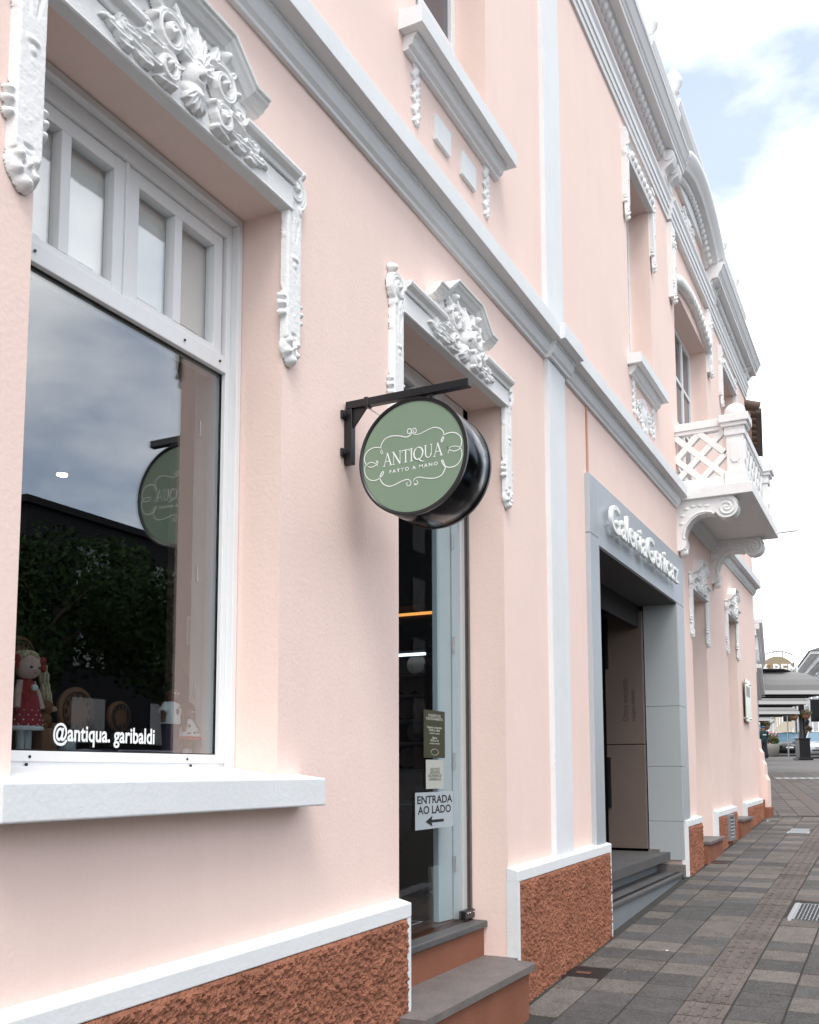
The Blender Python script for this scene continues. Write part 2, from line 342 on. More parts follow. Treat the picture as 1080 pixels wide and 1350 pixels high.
# ================================================================== THE PINK BUILDING
B = thing('pink_building', 'two-storey pink plaster building with white stucco ornament and a balcony', 'building', (7, 0, 0))
XE = 15.62                                  # street corner of the building
RD = .20                                    # depth of the plaster reveals
HOLES = dict(w1=(1.735, 2.90, 1.53, 3.68), door=(3.838, 5.145, -.3, 3.68), A=(4.03, 4.95, 5.2, 7.02), portal=(7.0, 9.80, -.3, 3.235),
             E=(10.70, 11.57, -.3, 3.53), F=(13.06, 13.87, -.3, 3.60), Bw=(8.26, 9.15, 5.18, 7.03), Cw=(10.28, 12.19, 4.45, 6.80), Dw=(13.28, 14.42, 5.18, 7.03))
def wall():
    xs = sorted({-3., XE}|{h[i] for h in HOLES.values() for i in (0, 1)}); zs = sorted({-.3, 8.05}|{h[i] for h in HOLES.values() for i in (2, 3)})
    mb = MB()
    for a, b in zip(xs[:-1], xs[1:]):
        for c, d in zip(zs[:-1], zs[1:]):
            mx_, mz = (a+b)/2, (c+d)/2
            if any(h[0] < mx_ < h[1] and h[2] < mz < h[3] for h in HOLES.values()): continue
            mb.add([(a, 0, c), (b, 0, c), (b, 0, d), (a, 0, d)], [(0, 1, 2, 3)])
    for k, (a, b, c, d) in HOLES.items():
        dp = RD+.02 if k != 'portal' else .31
        mb.add([(a, 0, c), (a, dp, c), (a, dp, d), (a, 0, d)], [(0, 1, 2, 3)])
        mb.add([(b, 0, c), (b, dp, c), (b, dp, d), (b, 0, d)], [(3, 2, 1, 0)])
        mb.add([(a, 0, d), (b, 0, d), (b, dp, d), (a, dp, d)], [(0, 1, 2, 3)])
        if c > 0: mb.add([(a, 0, c), (b, 0, c), (b, dp, c), (a, dp, c)], [(3, 2, 1, 0)])
    mb.add([(XE, 0, -.3), (XE, 9, -.3), (XE, 9, 8.05), (XE, 0, 8.05)], [(0, 1, 2, 3)])
    mb.add([(-3, 0, 8.05), (XE, 0, 8.05), (XE, 9, 8.05), (-3, 9, 8.05)], [(0, 1, 2, 3)])
    mb.add([(-3, 9, -.3), (XE, 9, -.3), (XE, 9, 8.05), (-3, 9, 8.05)], [(0, 1, 2, 3)])
    mb.add([(-3, 0, -.3), (-3, 9, -.3), (-3, 9, 8.05), (-3, 0, 8.05)], [(0, 1, 2, 3)])
    me = mb.mesh('wall', PINK); bm = bmesh.new(); bm.from_mesh(me); bmesh.ops.remove_doubles(bm, verts=bm.verts, dist=1e-4)
    bmesh.ops.recalc_face_normals(bm, faces=bm.faces); bm.to_mesh(me); bm.free(); return link('wall', me, B)
wall()

# ---- string course, pilasters
BELT = [(.01, 4.262), (-.022, 4.262), (-.025, 4.276), (-.040, 4.290), (-.052, 4.318), (-.057, 4.345), (-.067, 4.348), (-.067, 4.362), (-.126, 4.368), (-.126, 4.468), (-.120, 4.474), (.01, 4.492)]
def off(p, d): return [(y-d if y < .005 else y, z) for y, z in p]
for a, b, d in ((-3, 5.885, 0), (5.885, 6.30, .032), (6.30, 10.04, 0), (12.25, XE+.12, 0)):
    MB().prism(off(BELT, d), a, b).build('belt_cornice', WHITE, B, .0025)
PILX = (5.905, 6.255)
MB().prism([(.01, capz(6.08)-.01), (-.032, capz(6.08)-.01), (-.032, 4.30), (.01, 4.30)], *PILX).build('pilaster', WHITE, B, .002)
MB().prism([(.01, 4.48), (-.032, 4.48), (-.032, 7.46), (.01, 7.46)], *PILX).build('pilaster', WHITE, B, .002)

# ---- plinth: cap, border strips and roughcast panels
def plinth(x0, x1, left, right, step=.0065, seed=1, amp=.022, cover=False):
    T = .060; x0 -= .003; x1 += .003
    zc = lambda x: capz(x)
    mb = MB()      # sloping cap with a front face
    prof = lambda x: [(.01, zc(x)+.004), (-T, zc(x)-.014), (-T, zc(x)-.074), (.01, zc(x)-.074)]
    n = 4; vs = [(x0, y, z) for y, z in prof(x0)]+[(x1, y, z) for y, z in prof(x1)]
    mb.add(vs, [(i, (i+1) % n, n+(i+1) % n, n+i) for i in range(n)]+[(3, 2, 1, 0), (4, 5, 6, 7)])
    mb.build('plinth_cap', WHITE, B, .004)
    for x, on in ((x0, left), (x1-.036, right)):
        if on: MB().prism([(.01, gz(x)-.05), (-T+.003, gz(x)-.05), (-T+.003, zc(x)-.073), (.01, zc(x)-.073)], x, x+.036).build('plinth_border', WHITE, B, .003)
    a = x0+(.036 if left else 0); b = x1-(.036 if right else 0)
    MB().add([(a, y, z) for y, z in ((.01, gz(a)-.06), (-T+.014, gz(a)-.06), (-T+.014, zc(a)-.074), (.01, zc(a)-.074))]+[(b, y, z) for y, z in ((.01, gz(b)-.06), (-T+.014, gz(b)-.06), (-T+.014, zc(b)-.074), (.01, zc(b)-.074))],
             [(0, 1, 2, 3), (7, 6, 5, 4), (0, 1, 5, 4), (1, 2, 6, 5), (2, 3, 7, 6), (3, 0, 4, 7)]).build('plinth_core', TERRAS, B)
    link('plinth_roughcast', roughcast('roughcast', a, b, lambda x: gz(x)-.03, lambda x: zc(x)-.072, -T+.012, amp, step, TERRA, seed), B)
plinth(.3, 3.838, False, True, .0070, 1, .020)
plinth(5.145, 7.06, True, True, .0058, 11, .017)
plinth(9.86, 10.62, True, False, .010, 21, .018)
plinth(11.60, 12.98, True, False, .012, 31, .018)
plinth(13.88, 15.50, True, False, .014, 41, .018)

# ---- carved hoods over the openings
def cartouche():
    h = [('b', 0, .118, .048, .062, 0, .072), ('b', 0, .060, .050, .034, 0, .060), ('b', 0, .118, .026, .036, 0, .092)]
    for k in range(9):                                     # fan of leaves like a shell
        a = math.pi/2+(k-4)*.30; h.append(leaf(.030*math.cos(a), .135+.030*math.sin(a), a, .125-.010*abs(k-4), .0145, .066-.003*abs(k-4), 0))
    for k in range(5):
        a = -math.pi/2+(k-2)*.42; h.append(leaf(.015*math.cos(a), .062+.010*math.sin(a), a, .055, .012, .066, 0))
    half = [spiral(.118, .165, .062, 1.55, 2.3, -1, .016, .011, .070), ('b', .118, .165, .015, .015, 0, .085), leaf(.070, .215, .75, .085, .015, .060, .9), leaf(.150, .215, .35, .070, .013, .056, 1.0),
            ('b', .128, .262, .019, .024, .2, .080), spiral(.128, .062, .046, 1.5, 1.0, 1, .014, .010, .068), ('b', .128, .062, .013, .013, 0, .080), leaf(.075, .085, -.3, .060, .013, .064, .6),
            leaf(.160, .095, .25, .110, .018, .058, -.7), leaf(.165, .040, .02, .150, .017, .054, .25), spiral(.212, .118, .028, 1.4, 2.6, -1, .010, .008, .052), ('b', .188, .175, .017, .017, 0, .066),
            leaf(.245, .062, .30, .095, .014, .050, -.9), leaf(.275, .036, .0, .105, .012, .046, .3), spiral(.300, .074, .018, 1.3, 2.8, -1, .007, .006, .044), leaf(.335, .055, -.1, .050, .008, .040, -.4),
            leaf(.190, .020, -.05, .075, .010, .050, .4), leaf(.095, .018, .1, .085, .012, .058, -.4), leaf(.265, .018, .0, .065, .008, .044, .3)]
    gr = [('g', .010, .135, .006, .004, 0, .02), ('g', 0, .100, .012, .004, 0, .018)]
    return h+half+mirror(half)+gr+mirror(gr)
def pendant():
    h = [('r', 0, -.27, .050, .29, .026), ('b', 0, .03, .075, .085, 0, .035), spiral(.005, .045, .066, 1.8, -1.2, 1, .019, .012, .058), ('b', .005, .045, .019, .019, 0, .066),
         leaf(-.05, .06, 1.1, .12, .020, .050, -1.6), ('b', .045, .125, .026, .026, 0, .060), leaf(-.02, -.02, -1.2, .12, .022, .052, -.7), ('b', .03, -.03, .028, .04, .3, .048),
         leaf(-.035, -.10, -1.45, .18, .018, .038, -.15), leaf(.035, -.10, -1.69, .18, .018, .038, .15), leaf(0, -.08, -1.57, .16, .016, .046, 0),
         ('b', 0, -.235, .040, .022, 0, .050), ('b', 0, -.262, .026, .03, 0, .046), leaf(-.012, -.27, -1.75, .15, .013, .040, -.3), leaf(.012, -.27, -1.4, .15, .013, .040, .3), leaf(0, -.29, -1.57, .19, .010, .042, 0)]
    for s in (-1, 1):
        h += [('b', s*.056, -.40, .017, .013, 0, .036), ('b', s*.058, -.43, .018, .015, 0, .040), ('b', s*.056, -.465, .016, .016, 0, .038)]
    h += [('b', 0, -.46, .013, .012, 0, .042), ('b', -.02, -.435, .010, .010, 0, .04), ('b', .02, -.435, .010, .010, 0, .04), ('b', 0, -.50, .010, .012, 0, .038),
          ('b', 0, -.585, .056, .060, 0, .040), ('b', -.024, -.565, .022, .020, 0, .054), ('b', .024, -.565, .022, .020, 0, .054), ('b', -.026, -.605, .020, .018, 0, .052), ('b', .026, -.605, .020, .018, 0, .052), ('b', 0, -.632, .028, .024, 0, .054), ('b', 0, -.585, .012, .012, 0, .062)]
    h += [('g', -.018, -.12, .004, .05, .15, .012), ('g', .018, -.12, .004, .05, -.15, .012), ('g', 0, -.535, .02, .006, 0, .012), ('g', -.012, -.585, .006, .006, 0, .02), ('g', .012, -.585, .006, .006, 0, .02)]
    return h
MC = relief('cartouche', cartouche(), (-.38, .38, -.005, .345), .0022, STUCCO)
MP = relief('pendant', pendant(), (-.085, .085, -.67, .165), .0024, STUCCO)
MPm = MP.copy(); MPm.transform(Matrix.Diagonal((-1, 1, 1, 1))); MPm.flip_normals()
def put(name, me, x, y, z, parent, s=(1, 1, 1)):
    o = link(name, me, parent); Mx = Matrix.Translation((x, y, z)) @ Matrix.Diagonal((*s, 1)); o.matrix_basis = Mx; return o
def hood(x0, x1, zt, s=1., pend=1.):
    cx = (x0+x1)/2; zb = zt-.012
    LP = [(.01, zb), (-.034, zb), (-.040, zb+.006), (-.036, zb+.012), (-.036, zb+.097), (.01, zb+.099)]
    LT = [(.01, zb+.0995), (-.046, zb+.101), (-.050, zb+.118), (-.072, zb+.128), (-.078, zb+.140), (-.078, zb+.150), (.01, zb+.158)]
    h = MB().prism(LP, x0-.01, x1+.01).build('window_hood', STUCCO, B, .002)
    for a, b in ((x0-.01, cx-.255*s), (cx+.255*s, x1+.01)): MB().prism(LT, a, b).build('top_moulding', STUCCO, h, .002)
    # tympanum and its broken cap moulding
    o = zb+.15; path = [(cx-.36*s, o+.075), (cx-.235*s, o+.075), (cx-.125*s, o+.185), (cx+.125*s, o+.185), (cx+.235*s, o+.075), (cx+.36*s, o+.075)]
    path = [(cx-.36*s, o+.075), (cx-.262*s, o+.075), (cx-.135*s, o+.178), (cx+.135*s, o+.178), (cx+.262*s, o+.075), (cx+.36*s, o+.075)]
    ty = [(cx-.30*s, zb+.0985), (cx+.30*s, zb+.0985), (cx+.30*s, o+.08), (cx+.262*s, o+.08), (cx+.135*s, o+.18), (cx-.135*s, o+.18), (cx-.262*s, o+.08), (cx-.30*s, o+.08)]
    MB().prism(ty, .01, -.030, 'y').build('tympanum', STUCCO, h, .002)
    MB().sweep(path, [(0, .01), (0, -.040), (.008, -.048), (.010, -.058), (.026, -.072), (.034, -.084), (.046, -.088), (.046, -.096), (.056, -.098), (.060, .01)]).build('cap_moulding', STUCCO, h, .0015)
    put('cartouche', MC, cx, -.034, zb+.010, h, (1.10*s, 1, 1.10))
    if pend:
        put('pendant', MP, x1+.035*pend, -.004, zt+.045, h, (pend, 1, pend)); put('pendant', MPm, x0-.045*pend, -.004, zt+.045, h, (pend, 1, pend))
    return h
hood(1.735, 2.90, 3.68)
hood(3.838, 5.145, 3.68, 1.02)
hood(10.70, 11.57, 3.53, .80, .9)
hood(13.06, 13.87, 3.60, .75, .9)

# ---- upper window sills with mouldings, festoons and square panels
def fest(n=5, seed=1):
    r_ = random.Random(seed); h = []
    for i in range(n):
        v = -.03-i*.062
        h += [('b', 0, v, .022, .030, 0, .034), leaf(-.008, v+.01, 2.3, .055, .013, .030, .9), leaf(.008, v+.01, .85, .055, .013, .030, -.9), leaf(-.006, v-.01, 3.6, .04, .010, .028, .6), leaf(.006, v-.01, -.5, .04, .010, .028, -.6), ('b', r_.uniform(-.02, .02), v-.03, .013, .013, 0, .040), ('g', 0, v+.008, .005, .018, 0, .014)]
    return h
MF = relief('festoon', fest(), (-.07, .07, -.36, .05), .0035, STUCCO)
def upper_sill(x0, x1, zb, prof_scale=1.):
    P = [(.01, zb+.10), (-.125, zb+.088), (-.125, zb), (-.078, zb-.002), (-.070, zb-.02), (-.062, zb-.022), (-.050, zb-.055), (-.030, zb-.062), (-.028, zb-.078), (.01, zb-.082)]
    Q = [(.01, zb+.10), (-.125, zb+.088), (-.125, zb), (.01, zb)]
    s = MB().prism(Q, x0, x1).build('window_sill', WHITE, B, .002)
    MB().prism([(.01, zb-.001)]+P[3:], x0+.045, x1-.045).build('sill_moulding', GREYW, s, .002)
    return s
sA = upper_sill(3.845, 5.115, 5.104)
for x in (4.02, 4.925): put('festoon', MF, x, 0, 5.035, sA)
for a, b in ((4.225, 4.405), (4.555, 4.745)): MB().prism([(a, 4.775), (b, 4.775), (b, 4.91), (a, 4.91)], .01, -.020, 'y').build('square_panel', WHITE, sA, .003)
def rosette(seed=4):
    h = [('b', 0, 0, .16, .12, 0, .028), ('b', 0, 0, .085, .085, 0, .045)]
    for k in range(18):
        a = 2*math.pi*k/18; h += [leaf(.15*math.cos(a), .115*math.sin(a), a, .06, .016, .036, .8*(-1)**k), ('b', .2*math.cos(a), .14*math.sin(a), .014, .014, 0, .03)]
    for s in (-1, 1): h += [spiral(s*.23, .05, .05, 1.5, 1, s, .013, .009, .04), spiral(s*.24, -.06, .045, 1.5, 2, -s, .013, .009, .04), leaf(s*.28, 0, 0 if s > 0 else math.pi, .07, .015, .03, .5)]
    return h
MR = relief('oval_relief', rosette(), (-.36, .36, -.19, .19), .005, STUCCO)
sB = upper_sill(8.16, 9.25, 5.095)
put('oval_relief', MR, 8.72, 0, 4.80, sB)
for x in (8.34, 9.10): put('festoon', MF, x, 0, 5.02, sB)
sD = upper_sill(13.15, 14.55, 5.095)
# carved surrounds of the upper windows
def upper_surround(x0, x1, zt):
    h = MB().prism([(.01, zt-.01), (-.05, zt-.01), (-.055, zt+.02), (-.045, zt+.12), (-.07, zt+.15), (.01, zt+.16)], x0-.05, x1+.05).build('window_hood', STUCCO, B, .002)
    for x in np.arange(x0+.06, x1, .11): MB().ball((x, -.05, zt+.07), (.05, .03, .045), 8, 6).build('leaf_boss', STUCCO, h)
    for x, s in ((x0-.07, -1), (x1+.07, 1)):
        MB().prism([(x-.05, zt-.45), (x+.05, zt-.45), (x+.06, zt+.25), (x-.06, zt+.25)], .01, -.045, 'y').build('jamb_strip', STUCCO, h, .004)
        put('pendant', MP if s > 0 else MPm, x, -.02, zt-.02, h, (.8, 1, .9))
for a, b, z in ((8.26, 9.15, 7.03), (4.03, 4.95, 7.02), (13.28, 14.42, 7.03)): upper_surround(a, b, z)
# balcony door: curved hood of leaves with scroll ends
hC = MB().sweep([(x, 6.78+.16*math.sin(math.pi*(x-10.2)/2.07)) for x in np.linspace(10.2, 12.27, 17)], [(0, .01), (0, -.05), (.03, -.07), (.10, -.05), (.12, .01)], True).build('window_hood', STUCCO, B)
for x in np.linspace(10.35, 12.12, 15): MB().ball((x, -.06, 6.83+.16*math.sin(math.pi*(x-10.2)/2.07)), (.07, .04, .06), 8, 6).build('leaf_boss', STUCCO, hC)
for x, s in ((10.12, -1), (12.33, 1)):
    MB().prism([(x-.09, 6.55), (x+.09, 6.55), (x+.10, 7.38), (x-.10, 7.38)], .01, -.05, 'y').build('jamb_strip', STUCCO, hC, .005)
    put('pendant', MP if s > 0 else MPm, x, -.03, 7.12, hC, (1.1, 1.3, .95))

# ---- top entablature
def entab(a, b, dz=0., dy=0., arch=True):
    if arch:
        A = [(.01, 7.40), (-.020, 7.40), (-.022, 7.45), (-.034, 7.455), (-.036, 7.51), (-.048, 7.515), (-.050, 7.57), (-.068, 7.60), (-.072, 7.63), (.01, 7.64)]
        MB().prism([(y-dy if y < 0 else y, z) for y, z in A], a, b).build('architrave', GREYW, B, .003)
def cornice(a, b, dz=0.):
    P = [(.01, 7.86), (-.030, 7.86), (-.034, 7.885), (-.095, 7.955), (-.100, 7.965), (-.172, 7.965), (-.174, 8.005), (-.182, 8.01), (-.190, 8.03), (-.205, 8.045), (-.235, 8.11), (-.250, 8.125), (-.250, 8.15), (.01, 8.17)]
    P = [(y, z+dz) for y, z in P]; c = MB().prism(P, a, b).build('cornice', GREYW, B, .003)
    mb = MB()
    for x in np.arange(a+.06, b-.04, .105): mb.ball((x, -.064, 7.918+dz), (.040, .030, .046), 8, 6)
    e = mb.build('egg_moulding', GREYW, c); e['kind'] = 'stuff'; return c
entab(-3, 5.87); entab(5.87, 6.30, dy=.035); entab(6.30, 10.0); entab(10.0, 12.45, dy=.035); entab(12.45, XE+.1)
cornice(-3, 10.18); cornice(12.30, XE+.2, -.16)
for a, b in ((5.87, 6.30),):
    mb = MB().prism([(5.86, 7.42), (6.31, 7.42), (6.28, 7.30), (6.20, 7.26), (6.16, 7.15), (6.08, 7.11), (6.00, 7.15), (5.97, 7.26), (5.89, 7.30)], .01, -.06, 'y'); mb.build('pilaster_capital', STUCCO, B, .006)
# arched pediment over the balcony bay
arcp = [(x, 8.03+.30*math.sin(math.pi*(x-10.12)/2.2)**.8 if 0 < (x-10.12) < 2.2 else 8.03) for x in np.linspace(10.12, 12.32, 25)]
AP = [(-.13, .01), (-.13, -.05), (-.06, -.105), (-.055, -.172), (-.02, -.174), (.01, -.20), (.06, -.245), (.10, -.255), (.12, -.255), (.135, .01)]
pc = MB().sweep(arcp, AP, True).build('arched_pediment', GREYW, B)
MB().prism([(10.12, 7.64)]+[(12.32, 7.64)]+[(x, z-.10) for x, z in arcp[::-1]], .02, -.012, 'y').build('pediment_field', PINK, pc)
put('pediment_relief', MR, 11.2, -.012, 7.95, pc, (1.2, 1.3, 1.1))
mb = MB()
for x, z in arcp[1:-1]: mb.ball((x, -.085, z-.10), (.042, .035, .042), 8, 6)
mb.build('egg_moulding', GREYW, pc)['kind'] = 'stuff'
def console(x):
    poly = [(0, 7.63), (-.05, 7.63), (-.075, 7.68), (-.07, 7.74), (-.10, 7.77), (-.155, 7.80), (-.175, 7.86), (-.165, 7.92), (-.13, 7.955), (0, 7.96)]
    c = MB().prism(poly, x-.065, x+.065).build('console', GREYW, B, .012, 3)
    MB().lathe([(.055, -.075), (.06, -.06), (.06, .06), (.055, .075)], (x, -.115, 7.885), 14, 'x').build('scroll', GREYW, c)
for x in (9.72, 9.98, 12.42, 12.68, 15.45): console(x)
# attic parapet above the cornice, set back
for a, b, h in ((-3, 8.9, 8.62), (9.0, 10.3, 8.75), (10.3, 12.1, 8.95), (12.1, 15.2, 8.55)):
    MB().prism([(.25, 8.05), (-.06, 8.05), (-.06, h-.12), (-.12, h-.10), (-.14, h-.04), (-.14, h), (.25, h)], a, b).build('attic_parapet', GREYW, B, .004)
for x, z in ((9.05, 8.75), (10.25, 8.95), (14.3, 8.55), (13.2, 8.55)):
    MB().lathe([(.02, 0), (.06, .02), (.05, .06), (.09, .12), (.10, .17), (.07, .23), (.03, .26), (.035, .29), (.01, .32)], (x, -.08, z), 12).build('finial', STUCCO, B)

# ---- balcony
BL = (10.03, 12.27); BY = -.76
bal = MB().box(BL[0], BL[1], BY, .01, 4.340, 4.450).build('balcony', STUCCO, B, .004)
MB().prism([(.0, 4.20), (-.03, 4.20), (-.05, 4.27), (-.09, 4.30), (-.10, 4.339), (.0, 4.339)], 10.25, 12.05).build('wall_moulding', GREYW, bal, .003)
def post(x, y):
    p = MB().box(x-.11, x+.11, y-.11, y+.11, 4.451, 4.60).box(x-.085, x+.085, y-.085, y+.085, 4.60, 5.06).box(x-.10, x+.10, y-.10, y+.10, 4.97, 5.06).build('post', STUCCO, bal, .006)
    MB().box(x-.125, x+.125, y-.125, y+.125, 5.06, 5.10).box(x-.145, x+.145, y-.145, y+.145, 5.10, 5.18).build('post_cap', STUCCO, bal, .006)
    MB().lathe([(.085, 0), (.105, .015), (.11, .05), (.10, .09), (.07, .125), (.03, .145), (.004, .15)], (x, y, 5.18), 18).build('finial', STUCCO, bal)
    for (dx, dy) in ((-.087, 0), (0, -.087)):
        if dx: MB().prism([(y-.045, 4.72), (y-.02, 4.69), (y+.02, 4.69), (y+.045, 4.72), (y+.045, 4.90), (y+.02, 4.93), (y-.02, 4.93), (y-.045, 4.90)], x-.085, x-.095).build('panel', STUCCO, bal, .004)
        else: MB().prism([(x-.045, 4.72), (x-.02, 4.69), (x+.02, 4.69), (x+.045, 4.72), (x+.045, 4.90), (x+.02, 4.93), (x-.02, 4.93), (x-.045, 4.90)], y-.085, y-.095, 'y').build('panel', STUCCO, bal, .004)
PY = -.60
for x in (10.19, 12.11): post(x, PY)
def lattice_side(x, y0, y1):
    MB().box(x-.055, x+.055, y0, y1, 5.09, 5.17).box(x-.04, x+.04, y0, y1, 5.05, 5.09).build('handrail', STUCCO, bal, .004)
    MB().box(x-.045, x+.045, y0, y1, 4.451, 4.56).build('bottom_rail', STUCCO, bal, .004)
    z0, z1 = 4.56, 5.05; w = .030
    def bar(ya, za, yb, zb, d=.036):
        v = Vector((yb-ya, zb-za)).normalized(); n = Vector((-v.y, v.x))*w
        MB().prism([(ya+n.x, za+n.y), (yb+n.x, zb+n.y), (yb-n.x, zb-n.y), (ya-n.x, za-n.y)], x-d, x+d).build('lattice_bar', STUCCO, bal, .003)
    H = z1-z0; W_ = y1-y0
    bar(y0, z0+.52*H, y0+.5*W_, z1, .036); bar(y0, z0+.02*H, y1, z1-.02*H, .0345); bar(y0+.48*W_, z0, y1, z0+.5*H, .036)
    bar(y0, z0+.46*H, y0+.48*W_, z0, .033); bar(y0, z1-.02*H, y1, z0+.02*H, .0315); bar(y0+.5*W_, z1, y1, z0+.48*H, .033)
    cy_, cz = (y0+y1)/2, (z0+z1)/2
    for sy, sz in ((1, 1), (1, -1), (-1, 1), (-1, -1)): MB().box(x-.03, x+.03, cy_+sy*.075-.022, cy_+sy*.075+.022, cz+sz*.075-.022, cz+sz*.075+.022).build('lattice_knob', STUCCO, bal, .003)
lattice_side(10.15, -.49, 0); lattice_side(12.15, -.49, 0)
MB().box(10.32, 11.98, PY-.055, PY+.055, 5.09, 5.17).box(10.32, 11.98, PY-.04, PY+.04, 5.05, 5.09).build('handrail', STUCCO, bal, .004)
MB().box(10.30, 12.0, PY-.045, PY+.045, 4.451, 4.56).build('bottom_rail', STUCCO, bal, .004)
for k in range(4):
    a = 10.30+k*.425; b = a+.425; w = .03
    for q, (xa, za, xb, zb) in enumerate(((a, 4.56, b, 5.05), (a, 5.05, b, 4.56), (a, 4.80, a+.21, 5.05), (a+.21, 5.05, b, 4.80), (a, 4.80, a+.21, 4.56), (a+.21, 4.56, b, 4.80))):
        v = Vector((xb-xa, zb-za)).normalized(); n = Vector((-v.y, v.x))*w
        MB().prism([(xa+n.x, za+n.y), (xb+n.x, zb+n.y), (xb-n.x, zb-n.y), (xa-n.x, za-n.y)], PY-.036+.0015*q, PY+.036-.0015*q, 'y').build('lattice_bar', STUCCO, bal)
def bracket(x):
    pts = [(0, 4.26), (-.60, 4.335)]
    outer = [(.0, 4.339), (-.56, 4.339), (-.60, 4.30), (-.615, 4.25)]
    sc = [(-.50+.115*math.cos(a), 4.225+.115*math.sin(a)) for a in np.linspace(.25, -2.6, 12)]
    sc = [(-.50-.112*math.cos(a), 4.222+.105*math.sin(a)) for a in np.linspace(.6, -math.pi*.9, 14)]
    inner = [(-.37, 4.17), (-.30, 4.185), (-.22, 4.175), (-.15, 4.13), (-.10, 4.06), (-.075, 3.98), (-.075, 3.93), (-.09, 3.92), (-.085, 3.86), (-.05, 3.83), (0, 3.82)]
    poly = outer+sc+inner
    b = MB().prism(poly, x-.085, x+.085).build('bracket', STUCCO, bal, .006)
    for sx in (-1, 1):
        pts = [(x+sx*.086, -.50+(.095*(1-t)+.004)*math.cos(2.2*2*math.pi*t+1), 4.225+(.09*(1-t)+.004)*math.sin(2.2*2*math.pi*t+1)) for t in np.linspace(0, 1, 40)]
        MB().tube(pts, .011, 6).build('scroll', STUCCO, bal)
        MB().tube([(x+sx*.086, y+.012, z+.018) for y, z in inner[:8]], .010, 6).build('edge_bead', STUCCO, bal)
        for k, (y, z) in enumerate(((-.10, 4.25), (-.17, 4.27), (-.24, 4.27), (-.31, 4.26), (-.06, 4.18), (-.05, 4.10))): MB().ball((x+sx*.085, y, z), (.010, .03, .018), 8, 6).build('leaf', STUCCO, bal)
    MB().ball((x, -.05, 3.815), (.06, .045, .05), 10, 8).ball((x-.04, -.06, 3.85), .03, 8, 6).ball((x+.04, -.06, 3.85), .03, 8, 6).build('leaf_tip', STUCCO, bal)
bracket(10.16); bracket(12.13)
MB().tube([(12.2, -.70, 4.395), (12.2, -.98, 4.40)], .014, 8).build('spout', GREYW, bal)

# ---- upper sashes
def sash(x0, x1, z0, z1, y, cols, rows, pane=GLASSB):
    w = MB().box(x0, x0+.06, y, y+.06, z0, z1).box(x1-.06, x1, y, y+.06, z0, z1).box(x0+.06, x1-.06, y, y+.06, z1-.07, z1).box(x0+.06, x1-.06, y, y+.06, z0, z0+.07).build('window', FRAME, B, .004)
    xs = np.linspace(x0+.06, x1-.06, cols+1); zs = np.linspace(z0+.07, z1-.07, rows+1)
    for x in xs[1:-1]: MB().box(x-.03, x+.03, y+.004, y+.05, z0+.07, z1-.07).build('mullion', FRAME, w, .003)
    for z in zs[1:-1]: MB().box(x0+.06, x1-.06, y+.008, y+.046, z-.022, z+.022).build('glazing_bar', FRAME, w, .003)
    for a, b in zip(xs[:-1], xs[1:]):
        for c, d in zip(zs[:-1], zs[1:]): MB().box(a, b, y+.025, y+.031, c, d).build('pane', pane, w)
    return w
sash(4.03, 4.95, 5.2, 7.02, .19, 2, 3); sash(8.26, 9.15, 5.18, 7.03, .19, 2, 3); sash(10.28, 12.19, 4.45, 6.80, .19, 4, 4); sash(13.28, 14.42, 5.18, 7.03, .19, 2, 3)
for (a, b, t) in ((10.70, 11.57, 3.53), (13.06, 13.87, 3.60)):
    d = MB().box(a, a+.07, .19, .26, gz(a), t).box(b-.07, b, .19, .26, gz(b), t).box(a+.07, b-.07, .19, .26, t-.09, t).build('door', LEAFB, B, .004)
    MB().box(a+.07, b-.07, .215, .24, gz(a), t-.09).build('door_leaf', LEAFB, d)
    MB().box(a+.17, b-.17, .205, .214, 1.9, t-.25).build('door_pane', GLASSB, d); MB().box(a+.17, b-.17, .203, .214, .95, 1.7).build('door_panel', LEAFB, d, .006)
    st = MB().box(a-.02, b+.02, -.10, .2, .5, gz(a)+.20).build('door_step', TERRAS, B, .004); MB().box(a-.03, b+.04, -.125, .2, gz(a)+.201, gz(a)+.235).build('tread', STONE, st, .005)

# ================================================================== SHOP WINDOW
sill = MB().add([(1.615, .012, 1.552), (3.045, .012, 1.552), (3.045, -.114, 1.538), (1.615, -.114, 1.538), (1.615, .012, 1.437), (3.045, .012, 1.437), (3.045, -.114, 1.440), (1.615, -.114, 1.440)],
                [(0, 1, 2, 3), (7, 6, 5, 4), (3, 2, 6, 7), (0, 4, 5, 1), (1, 5, 6, 2), (0, 3, 7, 4)]).build('window_sill', WHITE, B, .006, 3)
MB().add([(1.737, .012, 1.5535), (2.898, .012, 1.5535), (2.898, .235, 1.582), (1.737, .235, 1.582), (1.737, .012, 1.50), (2.898, .012, 1.50), (2.898, .235, 1.50), (1.737, .235, 1.50)],
         [(0, 1, 2, 3), (7, 6, 5, 4), (3, 2, 6, 7), (0, 4, 5, 1), (1, 5, 6, 2), (0, 3, 7, 4)]).build('sloped_sill', WHITE, sill)
x0, x1, z0, z1 = 1.737, 2.898, 1.545, 3.678
win = MB().box(x0, x0+.028, .185, .30, z0, z1).box(x1-.028, x1, .185, .30, z0, z1).box(x0+.028, x1-.028, .185, .30, z1-.030, z1)\
    .box(x0+.028, x0+.056, .215, .30, z0, z1-.03).box(x1-.056, x1-.028, .215, .30, z0, z1-.03).box(x0+.056, x1-.056, .215, .30, z1-.085, z1-.03)\
    .box(x0+.056, x1-.056, .212, .30, 3.052, 3.115).box(x0+.056, x1-.056, .212, .30, z0, 1.622).build('window', FRAME, B, .003)
MB().box(x0+.03, x1-.03, .208, .2115, 1.592, 1.620).build('bottom_bead', GREYW, win)
